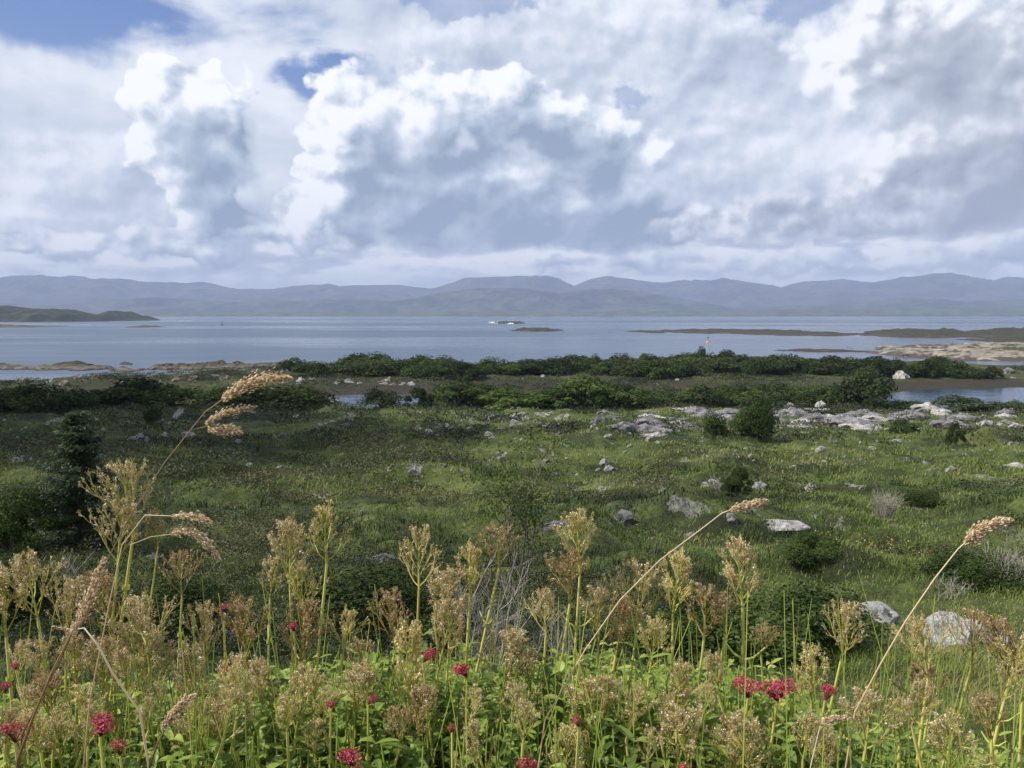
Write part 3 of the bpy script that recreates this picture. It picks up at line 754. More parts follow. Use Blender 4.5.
def bush(px, base, top, w, col, label, group, name='bush', far=True, k=None, dmin=0, D=None, rowz=None):
    if D is None: p = ground_at(px, base, dmin)
    else:
        q = at(px, base, D); p = Vector((q.x, q.y, gz(q.x, q.y)))
    k = random.randrange(4) if k is None else k
    cm, sm = bush_proto(col, k, far)
    root = thing(name, label, 'bush', group, p, rotz=random.uniform(0, 6.28))
    wr = w*p.y/F*0.5*1.22; hh = (base-top)*p.y/F
    hu = 1.0
    for nm, me in (('crown', cm), ('stems', sm)):
        c = link(nm, me, root)
    root.scale = (wr, wr, hh/hu*1.02)
    return root
# near the creek, front row (px, base row, top row, width, colour, label)
FRONT = [
    (12, 411, 388, 70, 'dark', 'dark bush at the far left edge in front of the water'),
    (50, 411, 385, 62, 'dark', 'dark bush second from the left edge in front of the water'),
    (82, 408, 394, 26, 'mid', 'small bush right in front of the little left pool'),
    (134, 410, 382, 76, 'dark', 'wide dark bush just right of the little left pool'),
    (172, 404, 386, 50, 'mid', 'mid-green bush right of the wide dark bush'),
    (151, 424, 406, 17, 'dark', 'lone small round bush in the field below the wide dark bush'),
    (212, 402, 387, 46, 'mid', 'loose green bush below the beach, left of the dry plume'),
    (246, 408, 388, 46, 'dark', 'dark bush behind the tip of the big dry plume'),
    (296, 410, 385, 74, 'dark', 'broad dark bush left of the middle pool'),
    (382, 408, 389, 36, 'dark', 'rounded dark bush standing in the middle pool gap'),
    (418, 406, 389, 28, 'dark', 'small rounded dark bush right of the middle pool'),
    (456, 405, 381, 50, 'mid', 'olive bush right of the middle pool'),
    (490, 403, 392, 30, 'mid', 'low olive bush beside the bright green patch'),
    (514, 409, 391, 64, 'light', 'low bright green shrub patch, the leftmost bright one'),
    (550, 408, 392, 40, 'light', 'low bright green shrub between the two bright patches'),
    (582, 406, 377, 54, 'light', 'tallest bright green shrub at the creek'),
    (606, 408, 386, 46, 'light', 'bright green shrub leaning right of the tallest bright one'),
    (640, 406, 390, 44, 'mid', 'grey-green bush above the lilac boulders'),
    (672, 405, 392, 40, 'grey', 'silvery bush above the lilac boulders'),
    (706, 404, 388, 46, 'light', 'fresh green bush left behind the round dark bush'),
    (736, 403, 385, 44, 'mid', 'green bush directly behind the round dark bush'),
    (782, 403, 384, 54, 'mid', 'green bush right behind the round dark bush'),
    (815, 404, 386, 44, 'mid', 'green bush left of the tall olive tree-like bush'),
    (855, 406, 372, 56, 'dark', 'tall olive bush at the left end of the right inlet'),
    (882, 408, 398, 30, 'dark', 'low dark bush at the near corner of the right inlet'),
    (914, 409, 401, 40, 'mid', 'low green bush on the near shore of the right inlet'),
    (958, 411, 396, 50, 'grey', 'pale grey-green shrub in front of the right inlet'),
    (985, 412, 401, 44, 'grey', 'low grey-green shrub right of the pale one by the inlet'),
    (1016, 412, 401, 34, 'mid', 'green shrub at the right edge in front of the inlet'),
    (715, 434, 414, 22, 'mid', 'small bush growing between the boulders left of the round bush'),
    (956, 446, 424, 16, 'dark', 'small dark bush below the right-hand rocks'),
    (905, 434, 420, 26, 'mid', 'green bush nestled between the right-hand rocks'),
]
for (a, b, t, w, c, lab) in FRONT:
    bush(a, b, t, w, c, lab, 'bushes along the near side of the creek', far=True)
extra = sorted([random.uniform(445, 850) for _ in range(19)]+[random.uniform(0, 330) for _ in range(5)])
for i, x in enumerate([e for e in extra if e >= 400]):
    bush(x, random.uniform(401, 407), random.uniform(385, 393), random.uniform(34, 56), random.choice(('mid', 'dark', 'light') if 480 < x < 640 else ('mid', 'dark')), f'{ORD[i]} thicket bush from left in the thicket between creek and outcrop', 'bushes crowding the creek thicket', dmin=95)
for i, x in enumerate([e for e in extra if e < 400]):
    bush(x, random.uniform(402, 409), random.uniform(388, 395), random.uniform(34, 60), random.choice(('mid', 'dark')), f'{ORD[i]} low bush from left in the shaded thicket before the left-hand water', 'bushes crowding the left shore thicket', dmin=95)
bush(758, 439, 402, 52, 'mid', 'round dark bush standing in the rock bank', None, far=False, k=0)
# peninsula: bushes along its spine
def penin():
    top = [(285, 367), (330, 366), (380, 365), (430, 363), (480, 364), (510, 361), (530, 357), (560, 359), (590, 353), (600, 352), (630, 356), (655, 355), (682, 348), (700, 350), (722, 349), (745, 354), (775, 356), (800, 356), (830, 361), (860, 360), (890, 357), (915, 356), (945, 362), (975, 364), (1000, 368)]
    tx, ty = zip(*top); items = []
    for x in np.arange(288, 1005, 12.0):
        items.append((x+random.uniform(-4, 4), float(np.interp(x, tx, ty))+random.uniform(-1.5, 2.0), random.uniform(170, 180) if x < 860 else random.uniform(158, 164)))
    items.sort()
    for i, (x, y, D) in enumerate(items):
        q = at(x, y, D); g = max(gz(q.x, q.y), 0.3); hh = max(q.z-g, 1.2)*random.uniform(0.62, 1.12); w = random.uniform(18, 36)
        k = random.randrange(4); col = 'dark' if random.random() < 0.8 else 'mid'
        cm, sm = bush_proto(col, k, True)
        seg = ('the left third' if x < 525 else 'the middle' if x < 765 else 'the right third')
        n = sum(1 for it in items[:i] if ('l' if it[0] < 525 else 'm' if it[0] < 765 else 'r') == ('l' if x < 525 else 'm' if x < 765 else 'r'))
        r = thing('bush', f'{ORD[n]} dark bush from left on the skyline, {seg} of the peninsula', 'bush', 'dark bushes along the wooded peninsula', (q.x, q.y, g-0.1), rotz=random.uniform(0, 6))
        link('crown', cm, r); link('stems', sm, r)
        r.scale = (w*D/F*0.5, w*D/F*0.5, hh)
    # lower row in front, fewer
    xs = sorted([random.uniform(295, 600) for _ in range(22)]+[random.uniform(600, 860) for _ in range(22)]+[random.uniform(860, 990) for _ in range(3)])
    for i, x in enumerate(xs):
        b = np.interp(x, [300, 500, 700, 860, 990], [376, 376, 375, 374, 375])+random.uniform(-5, 3)
        k = random.randrange(4); n = i if x < 600 else i-sum(1 for v in xs if v < 600)
        side = 'left of the pale beacon' if x < 600 else 'right of the beacon'
        bush(x, b, b-random.uniform(11, 17), random.uniform(30, 52), 'mid' if random.random() < 0.25 else 'dark', f'{ORD[n]} low bush from left on the near peninsula slope, {side}', 'low bushes on the near slope of the peninsula', k=k, dmin=120)
penin()

# ------------------------------------------------------------------ field bushes and scrub
NEARB = [
    (849, 487, 466, 16, 'dark', 40, 'little dark bush beside a pale rock in the pasture'),
]
bush(738, 497, 470, 30, 'dark', 'little dark bush behind the pale rock in the pasture', None, far=False, k=2)
bush(800, 560, 538, 62, 'mid', 'low leafy bush below the long flat pale slab', None, far=False, k=0)
bush(720, 648, 596, 90, 'dark', 'deep green mound of shrub behind the centre-right seed heads', None, far=False, k=3)
bush(790, 652, 592, 150, 'mid', 'widest green mound of shrub, low, in front of the pasture', None, far=False, k=1)
bush(690, 655, 610, 110, 'mid', 'tangled green shrub behind the centre seed heads', None, far=False, k=1)
bush(980, 590, 558, 90, 'mid', 'leafy shrub under the dead twigs on the right', None, far=False, k=3)
bush(350, 622, 572, 130, 'dark', 'dark bramble behind the bent yellow seed head', None, far=False, k=3)
bush(430, 640, 600, 90, 'dark', 'dark low bramble left of the grey dead shrub', None, far=False, k=1)
bush(14, 560, 494, 80, 'mid', 'green shrub at the left edge beside the conifer', None, far=False, k=2)
bush(25, 615, 556, 110, 'mid', 'lower green shrub at the left edge, nearer than the one beside the conifer', None, far=False, k=0)
bush(160, 640, 585, 110, 'dark', 'dark low shrub at the conifer foot, right side', None, far=False, k=3)
bush(920, 505, 492, 40, 'mid', 'low green bush in the bright pasture beside the brown clump', None, far=False, k=3)

def conifer(px, base, top, label, D, wpx):
    q = at(px, base, D); p = Vector((q.x, q.y, gz(q.x, q.y)))
    zt_ = at(px, top, D).z; h = zt_-p.z; R = wpx*D/F*0.5
    root = thing('conifer', label, 'conifer tree', None, p)
    r = np.random.default_rng(5)
    s = Soup(); s.tube([(0, 0, -0.1), (0.02, 0, h*0.4), (0, 0.02, h*0.97)], [0.055, 0.04, 0.008], 7); link('trunk', s.mesh('trunk', M_BARK), root)
    b = Soup(); c = Soup()
    z = h*0.10
    while z < h*0.97:
        f = 1-z/h; n = 7
        for i in range(n):
            a = r.uniform(0, 6.28); L = R*(f**0.85)*r.uniform(0.55, 1.35)+0.05
            t = np.linspace(0, 1, 6)
            pts = np.stack([np.cos(a)*L*t, np.sin(a)*L*t, z+L*(0.28*t-0.45*t*t+0.35*t**4)], 1)
            b.tube(pts, np.linspace(0.012, 0.003, 6), 3)
            m_ = int(110+480*L)
            tt = r.uniform(0.12, 1.02, m_)
            P = np.stack([np.interp(tt, t, pts[:, j]) for j in range(3)], 1)+r.normal(size=(m_, 3))*np.array([0.05, 0.05, 0.03])*(0.6+L)
            N = r.normal(size=(m_, 3))*0.6+np.array([0, 0, 1.0])
            c.leaves(P, N, 0.075*r.uniform(.6, 1.3, m_), 0.016, np.clip(r.normal(0.40, 0.22, m_), 0, 1))
        z += 0.10+0.05*f
    link('branches', b.mesh('branches', M_BARK), root); link('foliage', c.mesh('foliage', M_NEEDLE), root)
M_NEEDLE = leaf_mat('needles', [(0.0, (0.018, 0.030, 0.014)), (0.5, (0.045, 0.074, 0.032)), (1.0, (0.085, 0.12, 0.05))], 0.15)
conifer(84, 575, 408, 'small dark conifer standing on the left in front of the field', 14.5, 128)

def twiggy(px, base, D, hpx, wpx, label, name='dead_shrub', n=14, leafy=None, seed=1, cat='dead shrub', r0=0.012, levels=3):
    q = at(px, base, D); p = Vector((q.x, q.y, gz(q.x, q.y))); top = at(px, base-hpx, D).z
    h = max(top-p.z, 0.3); R = wpx*D/F*0.5
    r = np.random.default_rng(seed); s = Soup(); tips = []
    def grow(p0, d, L, rad, lv):
        t = np.linspace(0, 1, 5)[:, None]; pts = p0+d*L*t+np.sin(t*3.1)*r.normal(size=3)*L*0.10
        s.tube(pts, np.linspace(rad, rad*0.5, 5), 4 if lv > 1 else 3)
        tips.append(pts[-1])
        if lv > 0:
            for i in range(r.integers(3, 6)):
                u = r.uniform(0.3, 1.0); pp = pts[int(u*4)]
                nd = d+r.normal(size=3)*0.55; nd[2] += 0.12; nd /= np.linalg.norm(nd)
                grow(pp, nd, L*r.uniform(0.35, 0.6), rad*0.5, lv-1)
    for i in range(n):
        a = r.uniform(0, 6.28); o = r.uniform(0.1, 0.9)*R/h
        d = np.array([math.cos(a)*o, math.sin(a)*o, 1.0]); d /= np.linalg.norm(d)
        grow(np.array([math.cos(a)*0.06, math.sin(a)*0.06, -0.05]), d, h*r.uniform(0.55, 0.8), r0*r.uniform(0.6, 1.1), levels-1)
    root = thing(name, label, cat, None, p)
    link('branches', s.mesh('branches', M_DEAD if name != 'sapling' else M_BARK), root)
    if leafy:
        T = np.array(tips); m_ = leafy; k = r.integers(0, len(T), m_)
        P = T[k]+r.normal(size=(m_, 3))*0.045; keep = P[:, 2] > h*0.22; P = P[keep]; m_ = len(P)
        l = Soup(); l.leaves(P, r.normal(size=(m_, 3))*0.8+np.array([0, 0, .5]), 0.045*r.uniform(.6, 1.3, m_), 0.027, np.clip(r.normal(0.5, 0.25, m_), 0, 1))
        link('foliage', l.mesh('foliage', M_LEAF['light']), root)
    return root
twiggy(518, 600, 11.5, 165, 44, 'green-leaved sapling in the middle of the slope', 'sapling', n=9, leafy=2600, seed=4, cat='sapling', r0=0.012)
twiggy(492, 668, 6.2, 118, 90, 'bare grey dead shrub in the centre behind the seed heads', n=15, seed=7, r0=0.008)
twiggy(560, 655, 6.6, 70, 70, 'low bare brown shrub right of the grey dead shrub', n=10, seed=8, r0=0.006)
twiggy(1004, 610, 10.5, 82, 100, 'pale bare twiggy shrub at the right edge', n=14, seed=9, r0=0.010)
twiggy(940, 606, 10.0, 44, 100, 'sprawl of bare grey twigs left of the twiggy shrub', n=9, seed=10, r0=0.008)
twiggy(60, 600, 10.0, 60, 60, 'thin bare twigs between the conifer and the left edge', n=8, seed=12, r0=0.008)
twiggy(884, 507, 25, 26, 50, 'brown withered clump in the bright pasture', n=26, seed=13, r0=0.012)
twiggy(718, 486, 33, 14, 30, 'bleached dead twigs on a pale stone in the pasture', n=7, seed=14, r0=0.02)

# scrub: heather and low gorse, ground cover nobody could count
def scrub():
    s = Soup(); r = np.random.default_rng(77)
    n = 3400
    y = np.where(r.random(n) < 0.62, np.exp(r.uniform(math.log(6.5), math.log(118), n)), r.uniform(95, 190, n)); u = r.uniform(-0.72, 0.72, n); x = u*y
    cover = fbm(x*0.8, y, 1/6.5, 3, 91)+(0.045*(u < -0.05))+0.05*(y > 62)-0.03*((u > 0.1) & (y < 62))+0.08*(y > 100)
    keep = (cover > 0.522) & (zt(x, y) > np.where(y > 95, 0.75, 0.5)) & ~((u > 0.1) & (y > 28) & (y < 62) & (r.random(n) < 0.68)); x, y, u = x[keep], y[keep], u[keep]; n = len(x)
    z = zt(x, y)
    R = np.minimum(0.20+y*0.018, 1.2)*r.uniform(0.6, 1.7, n); R = np.where(y > 100, R*1.35, R); hgt = np.minimum(R*r.uniform(0.30, 0.6, n), 0.8)
    tb = np.clip(r.normal(0.40, 0.2, n)-0.08*(y > 100)+(fbm(x, y, 1/15, 2, 8)-0.5)*0.8, 0, 1)
    for i in range(n):
        size = np.clip(0.0026*y[i], 0.022, 0.22)
        m_ = int(np.clip(2.6*R[i]*(R[i]*0.5+hgt[i])/size**2*1.1, 40, 700))
        a = r.uniform(0, 6.28, m_); q = np.sqrt(r.random(m_)); lob = 1+0.25*np.sin(a*3+i)+0.15*np.sin(a*7+i*2)
        P = np.stack([x[i]+np.cos(a)*q*R[i]*lob*1.25, y[i]+np.sin(a)*q*R[i]*lob, z[i]+hgt[i]*np.sqrt(np.maximum(1-q*q, 0))*r.uniform(0.55, 1.05, m_)], 1)
        P[:, 2] += -0.05
        N = np.stack([np.cos(a)*q*1.0, np.sin(a)*q*1.0, np.ones(m_)*0.7], 1)+r.normal(size=(m_, 3))*0.55
        s.leaves(P, N, size*r.uniform(.6, 1.6, m_), size*0.55*r.uniform(.6, 1.4, m_), np.clip(tb[i]+r.normal(0, 0.16, m_), 0, 1))
    link('scrub', s.mesh('scrub', leaf_mat('scrub_leaves', [(0.0, (0.014, 0.018, 0.008)), (0.35, (0.030, 0.040, 0.015)), (0.62, (0.056, 0.074, 0.024)), (0.82, (0.10, 0.105, 0.040)), (1.0, (0.14, 0.105, 0.060))], 0.25)), kind='stuff')
scrub()
def grasses():
    r = np.random.default_rng(99); s = Soup()
    def blades(x, y, per, hh, ww, tint, lean=0.35):
        n = len(x); z = zt(x, y)
        k = np.repeat(np.arange(n), per); m_ = len(k)
        hx = hh[k]*r.uniform(0.5, 1.25, m_); wx = ww[k]
        b = np.stack([x[k]+r.normal(size=m_)*(hh[k]*0.5+0.004*y[k]), y[k]+r.normal(size=m_)*(hh[k]*0.5+0.004*y[k]), z[k]-0.02], 1)
        a = r.uniform(0, 6.28, m_); ln = hx*r.uniform(0.1, 1.0, m_)*lean*2
        tip = b+np.stack([np.cos(a)*ln, np.sin(a)*ln, hx], 1)
        mid = b+np.stack([np.cos(a)*ln*0.3, np.sin(a)*ln*0.3, hx*0.6], 1)
        w = np.stack([-np.sin(a)+0.0, np.cos(a), 0*a], 1)*wx[:, None]*0.5
        V = np.stack([b-w, b+w, mid+w*0.8, mid-w*0.8, tip], 1).reshape(-1, 3); i = np.arange(m_)*5
        Fq = np.concatenate([np.stack([i, i+1, i+2], 1), np.stack([i, i+2, i+3], 1), np.stack([i+3, i+2, i+4], 1)])
        s.add(V, Fq, np.repeat(np.clip(tint[k]+r.normal(0, 0.12, m_), 0, 1), 5))
    n = 64000
    y = np.exp(r.uniform(math.log(3.4), math.log(185), n)); u = r.uniform(-0.75, 0.75, n); x = u*y
    cl = fbm(x, y, 1/5, 4, 57); keep = zt(x, y) > 0.7; x, y, u, cl = x[keep], y[keep], u[keep], cl[keep]
    tuft = fbm(x, y, 1/1.8, 2, 59); hh = np.clip(0.0042*y+0.035, 0.06, 0.19)*np.clip(0.35+cl*0.8+np.maximum(tuft-0.55, 0)*5, 0.4, 1.9)
    ww = np.clip(0.0012*y, 0.004, 0.13)
    tint = np.clip(0.36+(cl-0.5)*1.9+0.06+0.22*smooth(u, -0.35, 0.3)+(fbm(x, y, 1/22, 2, 58)-0.5)*1.1-np.maximum(tuft-0.55, 0)*1.4, 0, 1)-0.18*(y > 100)
    blades(x, y, 7, hh*0.85, ww*0.9, tint, 0.6)
    link('grass', s.mesh('grass', leaf_mat('grass_blades', [(0.0, (0.024, 0.036, 0.010)), (0.3, (0.056, 0.082, 0.018)), (0.55, (0.118, 0.165, 0.032)), (0.78, (0.180, 0.222, 0.050)), (1.0, (0.24, 0.23, 0.085))], 0.35)), kind='stuff')
    # small yellow and white flowers in the turf
    f = Soup(); n = 1100
    cx = np.concatenate([r.normal(0.42, 0.05, 300), r.normal(0.36, 0.02, 90), r.uniform(-0.6, 0.6, 130)]); yy = np.concatenate([r.normal(13.6, 1.0, 300), r.normal(15, 0.8, 90), np.exp(r.uniform(math.log(6), math.log(40), 130))])
    xx = cx*yy; P = np.stack([xx, yy, zt(xx, yy)+r.uniform(0.10, 0.34, len(xx))], 1)
    f.leaves(P, r.normal(size=P.shape)*0.5+np.array([0, -0.3, 1]), 0.016*r.uniform(.6, 1.4, len(xx))*(1+yy/40), 0.014*(1+yy/40), (r.random(len(xx)) < 0.12)*1.0)
    link('yellow_wildflowers', f.mesh('yellow_wildflowers', leaf_mat('yellow_petals', [(0.0, (0.36, 0.22, 0.02)), (0.6, (0.42, 0.30, 0.05)), (1.0, (0.6, 0.58, 0.5))], 0.2)), kind='stuff')
grasses()

# ------------------------------------------------------------------ foreground plants
M_STALK = leaf_mat('stalk', [(0.0, (0.20, 0.28, 0.06)), (0.5, (0.42, 0.46, 0.10)), (1.0, (0.60, 0.54, 0.15))], 0.15)
M_HEAD = {
    'tan': leaf_mat('tan_seed_head', [(0.0, (0.42, 0.41, 0.10)), (0.35, (0.54, 0.42, 0.18)), (0.7, (0.60, 0.42, 0.24)), (1.0, (0.90, 0.82, 0.70))], 0.30),
    'brown': leaf_mat('brown_seed_head', [(0.0, (0.32, 0.28, 0.07)), (0.35, (0.40, 0.27, 0.11)), (0.7, (0.48, 0.30, 0.16)), (1.0, (0.72, 0.60, 0.50))], 0.30),
    'golden': leaf_mat('golden_seed_head', [(0.0, (0.46, 0.46, 0.10)), (0.35, (0.60, 0.50, 0.17)), (0.7, (0.66, 0.48, 0.25)), (1.0, (0.90, 0.82, 0.64))], 0.30),
}
M_VLEAF = leaf_mat('valerian_leaf', [(0.0, (0.080, 0.125, 0.026)), (0.5, (0.20, 0.285, 0.055)), (0.85, (0.34, 0.42, 0.09)), (1.0, (0.48, 0.49, 0.14))], 0.45, 0.45, obj_var=0.3)
M_FLOWER = {
    'crimson': leaf_mat('crimson_petal', [(0.0, (0.16, 0.012, 0.030)), (0.5, (0.46, 0.038, 0.090)), (1.0, (0.78, 0.20, 0.27))], 0.30),
    'rusty': leaf_mat('rusty_petal', [(0.0, (0.16, 0.05, 0.03)), (0.5, (0.34, 0.08, 0.06)), (0.9, (0.55, 0.10, 0.12)), (1.0, (0.50, 0.36, 0.26))], 0.30),
}
M_DRY = leaf_mat('dry_grass', [(0.0, (0.17, 0.08, 0.045)), (0.4, (0.42, 0.28, 0.16)), (0.75, (0.78, 0.60, 0.38)), (1.0, (0.92, 0.82, 0.62))], 0.35)

def head_soup(seed, h=1.0, w=0.72, nodes=6, dens=1.0):
    """branched valerian seed head, unit height: stalks fork upward and outward and end in downy seeds"""
    r = np.random.default_rng(seed); s = Soup(); E = []
    s.tube([(0, 0, -0.02), (0.008, 0.004, h*0.4), (0, 0, h*0.84)], [0.026, 0.016, 0.006], 5, 0.0)
    def fork(p, d, L, rad, lv):
        t = np.linspace(0, 1, 4)[:, None]
        pts = p+d*L*t+np.array([0, 0, 1])*L*0.30*t*t+np.sin(t*3.1)*r.normal(size=3)*L*0.05
        s.tube(pts, np.linspace(rad, rad*0.6, 4), 3, 0.04 if lv > 1 else 0.22)
        if lv == 0:
            E.extend([pts[-1], pts[2]]); return
        for q, c in ((0.45, 2), (0.72, 2), (1.0, 3)) if lv > 1 else ((0.5, 2), (1.0, 3)):
            pp = np.array([np.interp(q, t[:, 0], pts[:, k]) for k in range(3)])
            for _ in range(c if r.random() < dens else c-1):
                nd = d+r.normal(size=3)*0.42+np.array([0, 0, 0.22]); nd /= np.linalg.norm(nd)
                fork(pp, nd, L*r.uniform(0.34, 0.52)*(1.15-q*0.3), rad*0.62, lv-1)
    for i in range(nodes):
        f = i/(nodes-1); z = h*(0.04+0.72*f)
        L = w*(0.62-0.36*f)*r.uniform(0.9, 1.1)
        for j in range(2 if i % 2 == 0 or f < 0.8 else 3):
            a = i*math.pi/2+j*math.pi+r.normal()*0.25; el = math.radians(r.uniform(38, 52)+f*14)
            fork(np.array([0, 0, z]), np.array([math.cos(a)*math.cos(el), math.sin(a)*math.cos(el), math.sin(el)]), L*r.uniform(0.85, 1.15), 0.0135, 2)
    for j in range(3): fork(np.array([0, 0, h*0.82]), np.array([r.normal()*0.35, r.normal()*0.35, 1.0]), w*0.18, 0.008, 1)
    E = np.array(E); E = E[E[:, 2] < h*1.12]; n = len(E)
    k = np.repeat(np.arange(n), 3); m_ = len(k)
    P = E[k]+r.normal(size=(m_, 3))*0.015
    s.leaves(P, r.normal(size=(m_, 3)), 0.025*r.uniform(.6, 1.4, m_), 0.011, np.clip(r.normal(0.52, 0.2, m_), 0, 1), up=np.array([0, 0, 0.6]))
    kk = r.choice(n, n//5); kk = kk[E[kk, 2] > h*0.55]      # downy pappus
    P = E[kk]+np.array([0, 0, 0.012])+r.normal(size=(len(kk), 3))*0.01
    s.leaves(P, r.normal(size=(len(kk), 3)), 0.036*r.uniform(.5, 1.4, len(kk)), 0.018, 1.0)
    return s
HEADP = {}
for k in range(6):
    s_ = head_soup(900+k, 1.0, (0.74, 0.82, 0.66, 0.92, 0.80, 0.62)[k], (6, 6, 7, 5, 6, 6)[k], (0.9, 0.75, 0.9, 0.85, 1.0, 0.45)[k])
    for c in M_HEAD: HEADP[(c, k)] = s_.mesh('seed_head', M_HEAD[c])
def flower_soup(seed, lobes=3):
    """domed corymb of tiny five-petalled flowers, unit width"""
    r = np.random.default_rng(seed); s = Soup(); n = 330
    C = np.array([(r.uniform(-0.28, 0.28), r.uniform(-0.2, 0.2), r.uniform(0.0, 0.14)) for _ in range(lobes)]); k = r.integers(0, lobes, n)
    d = r.normal(size=(n, 3)); d[:, 2] = np.abs(d[:, 2])*0.9-0.25; d /= np.linalg.norm(d, axis=1, keepdims=True)
    P = C[k]+d*0.25*r.uniform(0.7, 1.08, n)[:, None]*np.array([1, 1, 0.8])+np.array([0, 0, 0.28])
    for i in range(n):
        nn = d[i]+r.normal(size=3)*0.35; nn /= np.linalg.norm(nn)
        u = np.cross(nn, [0.3, 0.5, 0.8]); u /= np.linalg.norm(u); v = np.cross(nn, u); a0 = r.uniform(0, 6); R = r.uniform(0.028, 0.045)
        a = a0+np.arange(5)*2*math.pi/5
        tip = P[i]+R*(np.cos(a)[:, None]*u+np.sin(a)[:, None]*v)+nn*R*0.4
        lo = P[i]+R*0.45*(np.cos(a-0.35)[:, None]*u+np.sin(a-0.35)[:, None]*v)+nn*R*0.2
        V = np.concatenate([[P[i]], tip, lo]); F_ = [(0, 6+j, 1+j) for j in range(5)]+[(0, 1+j, 6+(j+1) % 5) for j in range(5)]
        s.add(V, F_, np.clip(r.normal(0.5, 0.28), 0, 1))
    for i in range(26):
        j = r.integers(0, n); s.tube([(0, 0, 0), (P[j]-np.array([0, 0, 0.28]))*0.45+np.array([0, 0, 0.14]), P[j]], [0.014, 0.008, 0.005], 3, 0.05)
    return s
FLOWP = {}
for k in range(4):
    s_ = flower_soup(700+k, (3, 2, 4, 1)[k])
    for c in M_FLOWER: FLOWP[(c, k)] = s_.mesh('flower_head', M_FLOWER[c])

def leaf_strip(s, base, d, L, W, droop, tint, side):
    """one lanceolate leaf, arched, keeled"""
    t = np.array([0, 0.22, 0.5, 0.78, 1.0]); w = np.array([0.28, 0.85, 1.0, 0.60, 0.02])*W*0.5
    side = np.asarray(side); up = np.cross(side, d); up /= np.linalg.norm(up)+1e-9
    if up[2] < 0: up = -up
    c = base+np.outer(t, d)*L-np.outer(t*t, [0, 0, 1])*droop*L
    V = np.concatenate([c-np.outer(w, side)+np.outer(w, up)*0.35, c, c+np.outer(w, side)+np.outer(w, up)*0.35])
    F_ = []
    for i in range(4):
        F_ += [(i, i+1, i+6), (i, i+6, i+5), (i+5, i+6, i+11), (i+5, i+11, i+10)]
    s.add(V, F_, tint)
def foliage_soup(seed, pairs=8, h=0.5, L=0.075, W=0.024, top=True):
    r = np.random.default_rng(seed); s = Soup()
    for i in range(pairs):
        z = h*(i+0.4)/pairs; a0 = i*math.pi/2+r.normal()*0.3
        for j in range(2):
            a = a0+j*math.pi+r.normal()*0.2; el = math.radians(r.uniform(15, 55))
            d = np.array([math.cos(a)*math.cos(el), math.sin(a)*math.cos(el), math.sin(el)])
            sd = np.array([-math.sin(a), math.cos(a), r.normal()*0.3]); sd /= np.linalg.norm(sd)
            leaf_strip(s, np.array([0, 0, z]), d, L*r.uniform(0.65, 1.25)*(1.1-0.5*i/pairs), W*r.uniform(0.8, 1.3), r.uniform(0.1, 0.6), np.clip(r.normal(0.5, 0.22), 0, 1), sd)
    return s
FOLP = [foliage_soup(40+k, (5, 6, 7, 5)[k], (0.34, 0.42, 0.48, 0.30)[k]).mesh('foliage', M_VLEAF) for k in range(4)]

